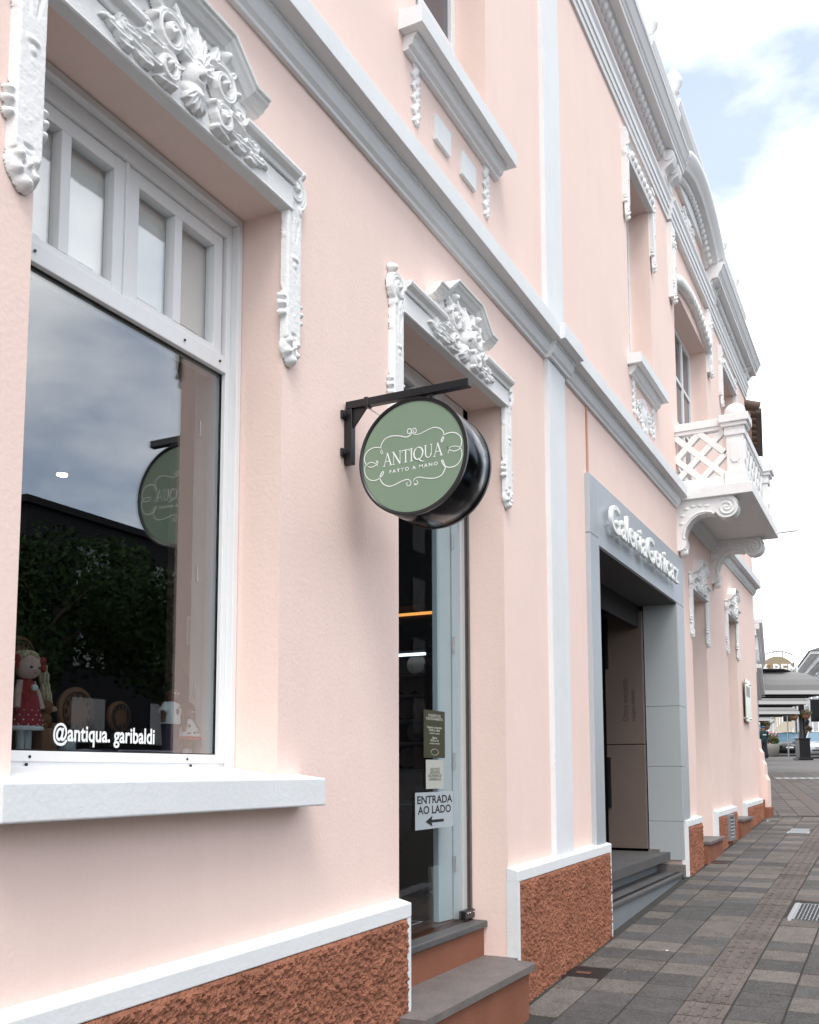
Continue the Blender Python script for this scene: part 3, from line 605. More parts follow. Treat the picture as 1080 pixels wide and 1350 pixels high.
def fixing(x, z, r_=.006): MB().lathe([(r_, 0), (r_, .004)], (x, .206, z), 10, 'y').build('fixing_hole', BLACK, win)
for x, z in ((1.98, 1.605), (2.66, 1.605), (1.97, 1.583), (2.68, 1.583), (1.93, 3.085), (2.60, 3.085), (2.80, 3.085)): fixing(x, z, .0045)
# two transom sashes of two lights each, with panelled shutters closed behind them
for (a, b) in ((1.80, 2.31), (2.325, 2.835)):
    s = MB()
    lites = ((a+.055, (a+b)/2-.018), ((a+b)/2+.022, b-.048))
    s.box(a, a+.055, .232, .275, 3.117, 3.592).box(b-.048, b, .232, .275, 3.117, 3.592).box(a+.055, b-.048, .232, .275, 3.54, 3.592).box(a+.055, b-.048, .232, .275, 3.117, 3.148).box(lites[0][1], lites[1][0], .232, .275, 3.148, 3.54)
    so_ = s.build('transom_sash', FRAME, win, .003)
    for p, q in lites:
        MB().box(p-.002, q+.002, .256, .260, 3.146, 3.542).build('transom_pane', GLASSU, win)
        MB().box(p-.012, q+.012, .285, .300, 3.12, 3.58).build('shutter', SHUT, win)
        MB().prism([(p+.030, 3.185), (q-.030, 3.185), (q-.030, 3.495), (p+.030, 3.495)], .285, .278, 'y').build('shutter_panel', SHUT, win, .005)
MB().box(2.310, 2.325, .225, .285, 3.115, 3.595).build('transom_post', FRAME, win, .002)
MB().box(1.795, 2.842, .238, .244, 1.622, 3.052).build('pane', GLASS, win)
MB().box(2.842, 2.8465, .232, .245, 1.622, 3.052).box(1.7935, 2.842, .2325, .2375, 1.6205, 1.6265).box(1.7935, 2.842, .2325, .2375, 3.0475, 3.0525).build('gasket', BLACK, win)
# inner casement folded back at the right
MB().box(2.850, 2.898, .301, .365, 1.60, 3.10).build('inner_casement', GREYW, win, .003)
for z in (1.86, 2.30, 2.86): MB().tube([(2.848, .335, z-.03), (2.848, .335, z+.03)], .005, 8).build('hinge', CHROME, win)
WBOARD = MB().box(1.737, 2.898, .30, .62, 1.55, 1.605).build('inner_sill', WOODD, win, .003)
text('window_lettering', '@antiqua. garibaldi', .070, SWHITE, (2.088, .2365, 1.655), FACE_Y, win, width=.436, offset=.0015)

# ================================================================== SHOP INTERIOR
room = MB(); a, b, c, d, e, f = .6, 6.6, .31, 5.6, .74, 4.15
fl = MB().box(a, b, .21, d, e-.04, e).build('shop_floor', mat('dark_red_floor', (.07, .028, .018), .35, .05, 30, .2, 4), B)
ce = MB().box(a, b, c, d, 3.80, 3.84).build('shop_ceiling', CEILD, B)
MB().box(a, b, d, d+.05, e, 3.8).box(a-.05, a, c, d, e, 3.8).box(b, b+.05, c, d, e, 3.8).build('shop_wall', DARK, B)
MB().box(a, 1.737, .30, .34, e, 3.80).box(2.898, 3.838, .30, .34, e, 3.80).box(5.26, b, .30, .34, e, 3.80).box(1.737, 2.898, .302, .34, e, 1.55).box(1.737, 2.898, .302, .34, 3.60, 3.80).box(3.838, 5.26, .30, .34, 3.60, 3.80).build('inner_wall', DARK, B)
for k, (px, py) in enumerate(((82, 625), (239, 546), (272, 640), (531, 729), (573, 706))):
    v = ray(px, py); t = (3.795-CAM[2])/v[2]; p = CAM+v*t
    l = MB().lathe([(.055, 0), (.055, .006)], (p[0], p[1], 3.79), 16).build('ceiling_downlight', CHROME)
    tag(l, ['round downlight seen over the tree reflection in the big pane', 'round downlight seen high beside the casement in the big pane', 'small warm downlight next to the folded inner casement', 'white downlight seen in the shop doorway above the dark arch', 'warm downlight beside the blue folding shutter'][k], 'light')
    MB().lathe([(.038, -.004), (.038, .001)], (p[0], p[1], 3.787), 16).build('lamp', SPOT, l)
# shelving along the back seen through the door
su = thing('shelf_unit', 'dark shop shelf unit with thin grey shelves seen through the doorway', 'shelf', (6.0, 2.0, .74))
SX = 6.05
zz_ = lambda py: onX(545, py, SX)[2]
LV = [zz_(y_) for y_ in (890.5, 917, 950, 980, 1015, 1060)]
MB().box(SX-.02, SX+.35, .46, .49, .74, 2.75).box(SX-.02, SX+.35, .925, .945, .74, 2.3).box(SX-.02, SX+.35, 1.62, 1.65, .74, 2.75).build('upright', WOODD, su)
MB().box(SX+.35, SX+.37, .46, 1.65, .74, 2.75).build('back_panel', WOODD, su)
for z in LV: MB().box(SX, SX+.34, .946, 1.62, z-.010, z+.010).build('shelf', mat('grey_shelf', (.16, .16, .165), .5), su)
z = zz_(863); MB().box(SX, SX+.34, .946, 1.62, z+.012, z+.03).build('shelf', MATS['grey_shelf'], su); MB().box(SX-.004, SX+.02, .95, 1.60, z-.006, z+.010).build('cold_light_strip', STRIPC, su)
z = zz_(811); MB().box(SX-.05, SX+.34, .46, 1.65, z-.03, z-.012).build('top_board', WOODM, su); MB().box(SX-.055, SX-.03, .50, 1.60, z-.008, z+.008).build('warm_light_strip', STRIPW, su)
MB().lathe([(.30, 0), (.30, .02)], (SX+.30, 1.02, zz_(790)), 28, 'x').build('arched_back', WOODD, su)
for k, (y_, li, kind) in enumerate(((1.00, 1, 'p'), (1.12, 1, 'p'), (.985, 2, 'b'), (1.13, 2, 'p'), (1.05, 3, 'p'), (1.0, 4, 'b'), (1.12, 4, 'p'), (1.05, 0, 'p'))):
    z = LV[li]+.011
    if kind == 'b': o = MB().box(SX+.02, SX+.16, y_-.05, y_+.05, z, z+.15).build('gift_box', mat('pinkish_card', (.24, .13, .12), .7)); tag(o, 'small pinkish gift box on a dim shop shelf', 'box', 'goods on the dim shelves')
    else: o = MB().lathe([(.02, 0), (.055, .012), (.07, .03), (.072, .034)], (0, 0, 0), 20).xf(Matrix.Translation((SX+.10, y_, z+.07)) @ Matrix.Rotation(R(-80), 4, 'Y')).build('display_plate', mat('dull_plate', (.16, .14, .13), .35)); tag(o, 'round dull plate propped on a dim shop shelf', 'plate', 'plates on the dim shelves')
cab = thing('counter_cabinet', 'dark wood counter standing behind the shop door', 'cabinet', (5.4, 1.2, .74))
MB().box(4.7, 5.75, 1.75, 2.2, .74, 1.42).build('carcass', WOODD, cab, .004); MB().box(4.66, 5.79, 1.71, 2.24, 1.42, 1.46).build('counter_top', WOODM, cab, .004)
for k in range(3): MB().box(4.73+k*.34, 5.05+k*.34, 1.735, 1.75, .78, 1.39).build('cabinet_door', WOODD, cab, .003)
# decorated wooden plates and frames in the window display
def wplate(px, py, Y, r_, label, lean=0):
    p = onY(px, py, Y); o = thing('wooden_plate', label, 'plate', tuple(p))
    MB().lathe([(r_*.98, .012), (r_, .006), (r_, 0), (r_*.9, -.006), (r_*.72, -.004), (.002, -.004)], tuple(p), 28, 'y').build('disc', WOODM, o)
    for k in range(12):
        a_ = 2*math.pi*k/12; MB().ball((p[0]+r_*.62*math.cos(a_), p[1]-.006, p[2]+r_*.62*math.sin(a_)), (.007, .003, .011), 6, 5).build('painted_dot', WOODD, o)
    rg = [(p[0]+r_*.78*math.cos(t), p[1]-.006, p[2]+r_*.78*math.sin(t)) for t in np.linspace(0, 2*math.pi, 30)]
    MB().tube(rg, .003, 5).build('painted_ring', WOODD, o); return o
wplate(101, 938, .56, .085, 'round wooden plate with dotted rim standing beside the blonde rag doll')
wplate(158, 945, .58, .058, 'smaller wooden hoop plate between the lettering and the boy doll')
wplate(26, 864, .75, .07, 'small wooden plaque hanging above the blonde rag doll')
fr = thing('picture_frame', 'small pale picture frame hanging beside the inner casement', 'picture', (3.1, .9, 2.0))
p = onX(258, 831, 2.870); MB().box(2.864, 2.872, p[1]-.040, p[1]+.040, p[2]-.055, p[2]+.055).build('frame', mat('pale_frame', (.5, .47, .42), .6), fr, .004); MB().box(2.8625, 2.8638, p[1]-.029, p[1]+.029, p[2]-.043, p[2]+.043).build('print', mat('print_paper', (.34, .33, .31), .8, 0, 1, .4, 90), fr)
p = onX(256, 880, 2.870); o = MB().lathe([(.045, .006), (.047, 0), (.03, -.003), (.002, -.003)], (2.866, p[1], p[2]), 24, 'x').build('hanging_plaque', mat('tan_plaque', (.38, .26, .14), .6, 0, 1, .3, 120)); tag(o, 'small round tan plaque below the pale picture frame', 'plaque')
MB().box(2.874, 2.93, .366, .50, 1.56, 3.5).build('brown_partition', mat('partition_brown', (.11, .062, .055), .7), B)
mug = thing('mug', 'pale printed mug standing on the window board', 'mug', (2.22, .34, 1.605)); p = onY(88, 985, .34)
MB().lathe([(.026, 0), (.028, .004), (.028, .062), (.025, .063), (.025, .01)], (p[0], .34, 1.606), 18).build('cup', mat('mug_glaze', (.42, .46, .50), .25, 0, 1, .25, 60), mug); MB().tube([(p[0]-.026+.0, .34, 1.655), (p[0]-.045, .34, 1.65), (p[0]-.048, .34, 1.63), (p[0]-.028, .34, 1.618)], .005, 6).build('handle', MATS['mug_glaze'], mug)

# ---- rag dolls
FAB = lambda n, c: mat(n, c, .9, .3, 160, .12, 40)
SKINL, SKIND = FAB('pale_doll_cloth', (.62, .44, .40)), FAB('brown_doll_cloth', (.13, .055, .04))
RED = FAB('red_dotted_cloth', (.30, .025, .035)); YARN = FAB('blond_yarn', (.52, .44, .30)); NAVY = FAB('navy_cloth', (.018, .028, .06)); TEE = FAB('white_tee_cloth', (.72, .78, .80)); HAIRD = FAB('dark_yarn', (.012, .010, .010))
def doll1():
    p = onY(31, 985, .33); x, y, z = p[0], .33, 1.605; s = 1.
    d = thing('rag_doll', 'blonde rag doll in a red dotted dress holding a teddy bear', 'doll', (x, y, z))
    for k in (-1, 1):
        MB().tube([(x+k*.013, y, z+.012), (x+k*.014, y, z+.11)], [.011, .013], 8).build('leg', TEE, d); MB().ball((x+k*.014, y-.008, z+.010), (.012, .02, .010), 8, 6).build('shoe', RED, d)
    MB().lathe([(.052, 0), (.050, .02), (.036, .09), (.024, .135), (.014, .15)], (x, y, z+.088), 16).build('dress', RED, d)
    dots = MB(); rr = random.Random(2)
    for i in range(9):
        for j in range(7):
            a_ = -math.pi+j*math.pi/6+(i % 2)*.26; q = .002+(.052-.036*(i/9)); h_ = .008+i*.014
            dots.ball((x+q*math.cos(a_), y+q*math.sin(a_), z+.088+h_), .0026, 6, 4)
    dots.build('dress_dots', mat('white_dots', (.7, .62, .6), .8), d)['kind'] = 'stuff'
    MB().lathe([(.053, 0), (.056, .005), (.051, .013)], (x, y, z+.080), 18).build('lace_hem', TEE, d)
    for k in (-1, 1): MB().tube([(x+k*.022, y, z+.225), (x+k*.038, y-.01, z+.185), (x+k*.046, y-.018, z+.145)], [.011, .011, .010], 8).build('arm', SKINL, d)
    MB().ball((x, y-.004, z+.268), (.040, .036, .038), 16, 12).build('head', SKINL, d)
    for k in (-1, 1): MB().ball((x+k*.016, y-.039, z+.266), (.006, .003, .003), 8, 5).build('eye', HAIRD, d)
    MB().ball((x, y-.042, z+.257), .0035, 6, 5).build('nose', SKINL, d); MB().tube([(x-.006, y-.040, z+.250), (x, y-.041, z+.248), (x+.006, y-.040, z+.250)], .0012, 5).build('mouth', RED, d)
    hr = MB(); rr = random.Random(5)
    for i in range(60):
        a_ = rr.uniform(0, math.pi); e_ = rr.uniform(-.5, .5); hr.ball((x+.044*math.cos(a_), y+.004+.036*math.sin(e_*1.5)*math.sin(a_), z+.272+.040*math.sin(a_)*math.cos(e_)), .010, 6, 5)
    for k in (-1, 1):
        for i in range(34):
            bx = x+k*(.052+rr.uniform(-.006, .012)); by = y+rr.uniform(-.012, .012); ph = rr.uniform(0, 6)
            hr.tube([(bx+k*.004*t+.006*math.sin(ph+t*1.7), by+.005*math.cos(ph+t*1.5), z+.280-.015*t) for t in range(10)], .0042, 5)
    hr.build('hair', YARN, d)
    for k in (-1, 1): MB().ball((x+k*.048, y-.014, z+.290), (.012, .009, .014), 8, 6).ball((x+k*.052, y-.014, z+.270), (.010, .008, .014), 8, 6).build('hair_bow', RED, d)
    MB().ball((x-.008, y-.045, z+.205), .010, 10, 8).build('flower_brooch', TEE, d)
    bx, by = x+.070, y-.004; t = thing('teddy_bear', 'little brown teddy bear sitting beside the blonde rag doll', 'toy', (bx, by, z)); BR = FAB('bear_plush', (.20, .085, .03))
    MB().ball((bx, by, z+.115), (.023, .022, .026), 12, 9).build('body', BR, t); MB().ball((bx+.004, by-.006, z+.152), (.021, .021, .021), 12, 9).build('head', BR, t); MB().ball((bx+.016, by-.022, z+.147), (.010, .010, .009), 10, 7).build('muzzle', FAB('bear_muzzle', (.45, .32, .22)), t)
    for k in (-1, 1): MB().ball((bx+k*.016, by+.002, z+.170), .007, 8, 6).build('ear', BR, t); MB().ball((bx+k*.02, by-.016, z+.095), (.012, .020, .011), 8, 6).build('foot', BR, t)
    MB().box(bx-.028, bx+.028, by-.025, by+.03, z+.001, z+.0895).build('toy_block', WOODM, t, .003)
    MB().ball((bx+.024, by-.030, z+.150), .0026, 6, 5).build('nose', HAIRD, t)
doll1()
def doll2():
    p = onY(224, 985, .36); x, y, z = p[0], .36, 1.605
    d = thing('boy_doll', 'dark rag doll in white printed tee shirt and navy trousers', 'doll', (x, y, z))
    MB().tube([(x-.018, y, z+.004), (x-.018, y, z+.06), (x-.012, y, z+.135)], [.024, .022, .022], 10).tube([(x+.018, y, z+.004), (x+.018, y, z+.06), (x+.012, y, z+.135)], [.024, .022, .022], 10).build('trousers', NAVY, d)
    MB().lathe([(.036, 0), (.036, .03), (.034, .06), (.018, .078), (.012, .082)], (x, y, z+.128), 16).build('tee_shirt', TEE, d)
    for k in (-1, 1):
        MB().tube([(x+k*.022, y, z+.198), (x+k*.046, y-.005, z+.168)], [.015, .017], 8).build('sleeve', TEE, d); MB().tube([(x+k*.044, y-.005, z+.172), (x+k*.050, y-.008, z+.135)], [.010, .008], 8).build('arm', SKIND, d)
    MB().ball((x, y-.002, z+.238), (.026, .025, .029), 14, 10).build('head', SKIND, d); MB().ball((x, y+.006, z+.255), (.031, .028, .026), 12, 8).build('hair', HAIRD, d)
    for k in (-1, 1): MB().ball((x+k*.010, y-.026, z+.238), .0032, 6, 5).build('eye', TEE, d)
    MB().ball((x-.004, y-.036, z+.172), (.008, .003, .012), 8, 6).build('shirt_print', NAVY, d); MB().ball((x+.010, y-.034, z+.188), (.009, .003, .003), 8, 6).build('shirt_mark', mat('ochre', (.35, .2, .05), .8), d)
doll2()
def doll3():
    p = onY(247, 985, .33); x, y, z = p[0], .33, 1.605
    d = thing('girl_doll', 'brown rag doll in a flowered white dress and white boots', 'doll', (x, y, z))
    for k in (-1, 1): MB().tube([(x+k*.008, y, z+.03), (x+k*.012, y, z+.085)], .0085, 8).build('leg', SKIND, d); MB().tube([(x+k*.009, y, z+.003), (x+k*.009, y, z+.040)], [.012, .010], 8).build('boot', TEE, d)
    MB().lathe([(.045, 0), (.042, .012), (.026, .05), (.012, .07)], (x+.005, y, z+.078), 14).build('dress', TEE, d); MB().lathe([(.047, 0), (.046, .012)], (x+.005, y, z+.072), 16).build('dress_hem', mat('orange_red', (.45, .08, .03), .8), d)
    rr = random.Random(4)
    for k in range(8): a_ = rr.uniform(-3, -.1); MB().ball((x+.005+.036*math.cos(a_), y+.036*math.sin(a_), z+.09+rr.uniform(0, .035)), .006, 6, 5).build('flower', [MATS['orange_red'], mat('leaf_green', (.05, .13, .04), .8), MATS['ochre']][k % 3], d)
    MB().ball((x+.006, y, z+.172), (.023, .022, .025), 12, 9).build('head', SKIND, d); MB().ball((x+.010, y+.010, z+.178), (.034, .026, .034), 12, 9).tube([(x-.02, y, z+.18), (x-.026, y-.004, z+.14), (x-.024, y-.006, z+.10)], .009, 6).build('hair', HAIRD, d)
    for k in (-1, 1): MB().tube([(x+.005+k*.012, y, z+.145), (x+.005+k*.032, y-.01, z+.118)], .007, 8).build('arm', SKIND, d); MB().ball((x+.006+k*.008, y-.021, z+.174), .0026, 6, 5).build('eye', TEE, d)
doll3()

# ================================================================== SHOP DOOR
D = MB().box(3.84, 3.90, .22, .30, .74, 3.678).box(5.085, 5.143, .245, .345, .74, 3.678).box(3.90, 5.085, .22, .30, 3.60, 3.678).box(3.90, 5.085, .225, .29, 3.16, 3.22).build('door', FRAME, B, .004)
for a in (3.90, 4.50): MB().box(a+.01, a+.575, .255, .262, 3.22, 3.60).build('transom_pane', GLASSU, D)
MB().box(4.47, 4.53, .23, .285, 3.22, 3.60).build('transom_mullion', FRAME, D, .003)
MB().box(3.91, 5.115, .205, .215, .765, 3.15).build('glass_leaf', GLASSD, D)
for z0_, z1_ in ((.752, .80), (3.10, 3.155)): MB().box(4.99, 5.125, .19, .232, z0_, z1_).build('hinge_patch', BLACK, D, .006)
MB().box(5.09, 5.144, .175, .24, 3.155, 3.20).build('door_stop', GREYW, D, .004)
MB().tube([(5.118, .21, .80), (5.118, .21, 3.10)], .006, 8).build('seal_strip', mat('rubber_grey', (.10, .11, .115), .4), D)
for z in (.785, ):
    for x in (5.02, 5.05, 5.10): MB().ball((x, .189, z), .0055, 8, 6).build('screw', CHROME, D)
# blue folding shutter leaves parked at the right jamb
for k, (xa, ya, xb, yb) in enumerate(((5.078, .275, 5.030, .292), (5.024, .300, 4.885, .318))):
    v = Vector((xb-xa, yb-ya)); n = Vector((-v.y, v.x)).normalized()*.019
    MB().prism([(xa+n.x, ya+n.y), (xb+n.x, yb+n.y), (xb-n.x, yb-n.y), (xa-n.x, ya-n.y)], .75, 3.14, 'z').build('shutter_leaf', LEAFB, D, .004)
for z in (1.05, 1.62, 2.28, 2.88): MB().box(5.018, 5.034, .262, .275, z-.045, z+.045).build('shutter_hinge', CHROME, D, .002)
# paper notices stuck on the glass (front face .205)
def paper(name, label, x0_, x1_, z0_, z1_, m, y=.2035):
    t = thing(name, label, 'notice', ((x0_+x1_)/2, y, z0_)); MB().box(x0_, x1_, y-.0008, y+.0008, z0_, z1_).build('sheet', m, t); return t
INK = mat('black_ink', (.012, .012, .013), .6); PAP = mat('white_paper', (.40, .45, .48), .7, .2, 12, .05, 20); PAPG = mat('dark_green_card', (.042, .045, .022), .6); PAPB = mat('beige_paper', (.45, .46, .42), .7, 0, 1, .06, 30); INKL = mat('pale_ink', (.45, .46, .40), .6); INKB = mat('brown_ink', (.10, .085, .06), .6)
n1 = paper('entrance_notice', 'white paper notice reading ENTRADA AO LADO with a left arrow', 4.405, 4.862, 1.268, 1.455, PAP)
YT = .2022
def words(par, rows, cx, m, y=YT):
    for tx, z, h_, w in rows:
        me = text_mesh(tx, h_, offset=.0012 if h_ > .04 else .0004, align='CENTER'); xs = [v.co.x for v in me.vertices]
        if w: me.transform(Matrix.Diagonal((w/(max(xs)-min(xs)), 1, 1, 1)))
        me.transform(Matrix.Translation((cx, y, z)) @ FACE_Y); me.materials.clear(); me.materials.append(m); link('lettering', me, par)
words(n1, (('ENTRADA', 1.398, .056, .425), ('AO LADO', 1.346, .056, .40)), 4.634, INK)
MB().prism([(4.52, 1.306), (4.60, 1.333), (4.592, 1.313), (4.74, 1.313), (4.74, 1.299), (4.592, 1.299), (4.60, 1.279)], YT, YT-.0006, 'y').build('arrow', INK, n1)
n2 = paper('opening_hours_notice', 'dark green card with pale opening hours lettering on the door glass', 4.505, 4.762, 1.632, 1.880, PAPG)
words(n2, (('HORÁRIO DE', 1.846, .020, .15), ('FUNCIONAMENTO', 1.829, .020, .20), ('Segunda a sexta-feira', 1.786, .015, .18), ('09:00 às 18:00', 1.770, .017, .13), ('sem fechar ao meio-dia', 1.757, .010, .12), ('Sábado', 1.732, .015, .06), ('09:00 às 16h', 1.717, .017, .10), ('sem fechar ao meio-dia', 1.704, .010, .12)), 4.633, INKL)
MB().tube([(4.633+.045*math.cos(t), YT, 1.662+.016*math.sin(t)) for t in np.linspace(0, 2*math.pi, 25)], .0012, 5).build('emblem', INKL, n2)
n3 = paper('souvenir_notice', 'pale paper notice about souvenirs between the two larger notices', 4.53, 4.742, 1.472, 1.622, PAPB)
words(n3, (('AQUI VOCÊ', 1.566, .020, .115), ('ENCONTRA', 1.549, .020, .12), ('SOUVENIRS DE', 1.532, .020, .16), ('GARIBALDI', 1.515, .020, .145)), 4.636, INKB)
mt_ = MB().box(4.0, 4.9, .36, .9, .7405, .750).build('door_mat', mat('dark_mat', (.03, .016, .017), .95, .4, 200, .2, 30)); tag(mt_, 'dark door mat with pale edging just inside the glass door', 'mat')
MB().box(4.04, 4.86, .385, .392, .750, .7512).box(4.853, 4.86, .385, .86, .750, .7512).build('edging', mat('pale_edging', (.5, .48, .46), .8), mt_)
# steps up to the door
st = MB().box(3.842, 5.005, -.165, .16, .1, .512).build('entrance_steps', TERRAS, B, .004)
MB().box(3.842, 5.141, .145, .30, .512, .700).build('upper_riser', TERRAS, st, .003)
MB().prism([(3.70, -.190), (5.045, -.190), (5.075, -.165), (5.085, -.052), (5.143, -.052), (5.143, .16), (3.84, .16), (3.84, -.064), (3.70, -.064)], .5125, .546, 'z').build('tread', STONE, st, .010, 3)
MB().box(3.70, 3.84, -.165, -.066, .1, .512).build('lower_riser_end', TERRAS, st)
MB().box(3.842, 5.143, .122, .40, .7005, .738).build('tread', STONED, st, .008, 3)

# ================================================================== GALLERY PORTAL
PZ = lambda x: capz(x)
por = MB().box(6.775, 7.0, -.035, .02, 1.03, 3.285).build('portal', STEEL, B, .002)
MB().box(6.775, 7.0, -.035, .02, 3.290, 3.735).build('header_panel', STEEL, por, .002)
MB().box(7.004, 9.80, -.035, .02, 3.235, 3.735).build('header_panel', STEEL, por, .002)
MB().box(9.804, 10.13, -.035, .02, 3.235, 3.735).build('header_panel', STEEL, por, .002)
for z0_, z1_ in ((.55, 1.07), (1.073, 1.605), (1.608, 2.20), (2.203, 3.231)):
    MB().box(9.804, 10.12, -.034, .02, max(z0_, 1.07), z1_).build('jamb_panel', STEEL, por, .002) if z1_ > 1.08 else None
    MB().box(9.765, 9.80, -.034, .30, z0_+.15 if z0_ < .6 else z0_, z1_).build('reveal_panel', GREYW if False else mat('pale_steel_panel', (.44, .47, .48), .42, .02, 15, .05, 2, metal=.2), por, .002)
MB().box(7.0, 7.012, -.034, .30, .5, 3.231).build('reveal_panel', STEEL, por)
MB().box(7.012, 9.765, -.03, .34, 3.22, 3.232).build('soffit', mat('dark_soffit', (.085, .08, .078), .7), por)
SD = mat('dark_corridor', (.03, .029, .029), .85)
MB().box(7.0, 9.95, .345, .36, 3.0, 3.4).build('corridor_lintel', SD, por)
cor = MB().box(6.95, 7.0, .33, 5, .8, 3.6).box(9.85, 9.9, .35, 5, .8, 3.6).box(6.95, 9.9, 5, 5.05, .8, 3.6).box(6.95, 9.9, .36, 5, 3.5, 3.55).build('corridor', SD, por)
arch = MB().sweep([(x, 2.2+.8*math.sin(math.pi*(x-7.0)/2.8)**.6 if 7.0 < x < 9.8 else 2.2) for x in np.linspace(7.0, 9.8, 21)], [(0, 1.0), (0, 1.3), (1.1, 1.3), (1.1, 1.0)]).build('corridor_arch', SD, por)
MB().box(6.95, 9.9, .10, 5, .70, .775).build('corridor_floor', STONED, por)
# brown swinging door leaf standing open, edge-on to the street
dl = MB().box(9.735, 9.765, .315, .70, 1.83, 3.17).build('door_leaf', BROWN, por, .004)
MB().box(9.735, 9.765, .315, .70, .800, 1.822).build('door_leaf', BROWN, por, .004)
MB().box(9.762, 9.80, .300, .314, .80, 3.20).build('leaf_edge', CHROME, por)
def vtext(tx, size, y, z, w):
    me = text_mesh(tx, size, .002, .0006); xs = [v.co.x for v in me.vertices]; me.transform(Matrix.Diagonal((w/(max(xs)-min(xs)), 1, 1, 1)))
    me.transform(Matrix.Translation((9.7345, y, z)) @ FACE_X @ Matrix.Rotation(R(90), 4, 'Z')); me.materials.clear(); me.materials.append(mat('embossed_brown', (.10, .07, .06), .5)); link('embossed_lettering', me, por)
vtext('Doce encanto', .085, .47, 2.06, .42); vtext('roupas infantis', .06, .40, 2.06, .32)
for z in (1.2, 2.6): MB().box(9.70, 9.735, .66, .69, z, z+.5).build('black_rail', BLACK, por)
MB().box(9.60, 9.83, .80, .84, .80, 3.1).build('black_frame', BLACK, por)
MB().box(9.62, 9.70, .79, .80, 2.42, 2.45).build('white_clip', SWHITE, por)
# steps
RIS = mat('riser_grey', (.20, .22, .235), .55, .05, 40, .10, 5)
gst = MB().box(7.012, 9.76, -.015, .25, .3, .555).build('portal_steps', RIS, por, .003)
MB().box(7.012, 9.76, .22, .40, .555, .690).build('upper_riser', RIS, por, .003)
MB().box(7.012, 9.76, -.035, .245, .5555, .588).build('tread', STONED, por, .006); MB().box(7.012, 9.76, .195, .45, .6905, .722).build('tread', STONED, por, .006)
for y, z in ((.0, .5885), (.225, .7225)): MB().box(7.02, 9.74, y, y+.035, z, z+.002).build('grip_strip', BLACK, por)
MB().box(9.70, 9.764, -.045, .20, .54, .66).box(9.70, 9.764, .20, .30, .54, .80).build('step_skirting', STONE, por, .003)
sign = thing('portal_lettering', 'white raised letters spelling the gallery name on the grey portal', 'sign', (7.1, -.05, 3.36))
tx = 'GaleriaGenicaz'; adv = []
mes = [text_mesh(ch, .31, .012, .001, bevel=.002) for ch in tx]
ws = [max(v.co.x for v in m.vertices)-min(v.co.x for v in m.vertices) for m in mes]
gap = .02; tot = sum(ws)+gap*(len(ws)-1); k_ = (9.60-7.15)/tot; cur = 7.15
for m, w in zip(mes, ws):
    mn = min(v.co.x for v in m.vertices); m.transform(Matrix.Translation((-mn, 0, 0))); m.transform(Matrix.Diagonal((k_, 1, 1, 1)))
    m.transform(Matrix.Translation((cur, -.085, 3.385)) @ FACE_Y); m.materials.clear(); m.materials.append(SWHITE); link('letter', m, sign); cur += (w+gap)*k_
    MB().tube([(cur-(w+gap)*k_+w*k_*.4, -.034, 3.45), (cur-(w+gap)*k_+w*k_*.4, -.065, 3.45)], .006, 6).build('standoff', CHROME, sign)

# ================================================================== HANGING SIGN
HS = thing('hanging_sign', 'round sage green drum sign with white lettering on a black bracket', 'sign', (3.36, 0, 2.8))
BX = 3.365
MB().box(BX-.016, BX+.016, -.560, -.008, 3.047, 3.079).build('bracket_arm', BLACK, HS, .002)
MB().box(BX-.0155, BX+.0155, -.038, -.002, 2.815, 3.047).build('wall_bar', BLACK, HS, .002)
MB().prism([(-.038, 2.965), (-.038, 3.047), (-.105, 3.047)], BX-.004, BX+.004).build('gusset', BLACK, HS)
for z in (2.86, 3.02): MB().box(BX-.045, BX-.016, -.012, -.001, z-.016, z+.016).lathe([(.009, -.022), (.009, -.012)], (BX-.032, 0, z), 8, 'y').build('lug', BLACK, HS, .002)
for y in (-.345, -.395): MB().box(BX-.010, BX+.010, y-.009, y+.009, 3.005, 3.047).build('hanger', BLACK, HS)
MB().box(BX-.02, BX+.02, -.115, -.095, 3.043, 3.083).build('clamp', BLACK, HS, .003)
MB().tube([(BX, -.10, 3.045), (BX+.02, -.22, 2.96)], .0025, 6).build('cable', CHROME, HS)
cy_, cz_, rad = -.341, 2.783, .2345; SX0, SX1 = 3.300, 3.535
MB().lathe([(rad-.014, SX0+.002), (rad-.006, SX0-.002), (rad, SX0+.006), (rad, SX1-.006), (rad-.006, SX1+.002), (rad-.014, SX1-.002)], (0, cy_, cz_), 96, 'x', False).build('drum', BLACKM, HS)
MB().lathe([(rad+.0015, SX0-.004), (rad+.0015, SX0+.010), (rad-.013, SX0+.010), (rad-.013, SX0-.004), (rad+.0015, SX0-.004)], (0, cy_, cz_), 96, 'x', False).build('rim', BLACK, HS)
MB().lathe([(rad+.0015, SX1-.010), (rad+.0015, SX1+.004), (rad-.013, SX1+.004), (rad-.013, SX1-.010), (rad+.0015, SX1-.010)], (0, cy_, cz_), 96, 'x', False).build('rim', BLACK, HS)
FX = SX0-.0008
MB().prism([(cy_+(rad-.0135)*math.cos(t), cz_+(rad-.0135)*math.sin(t)) for t in np.linspace(0, 2*math.pi, 96, endpoint=False)], FX, SX0+.02).build('sign_face', GREEN, HS)
MB().prism([(cy_+(rad-.0135)*math.cos(t), cz_+(rad-.0135)*math.sin(t)) for t in np.linspace(0, 2*math.pi, 96, endpoint=False)], SX1-.02, SX1+.0008).build('sign_face', GREEN, HS)
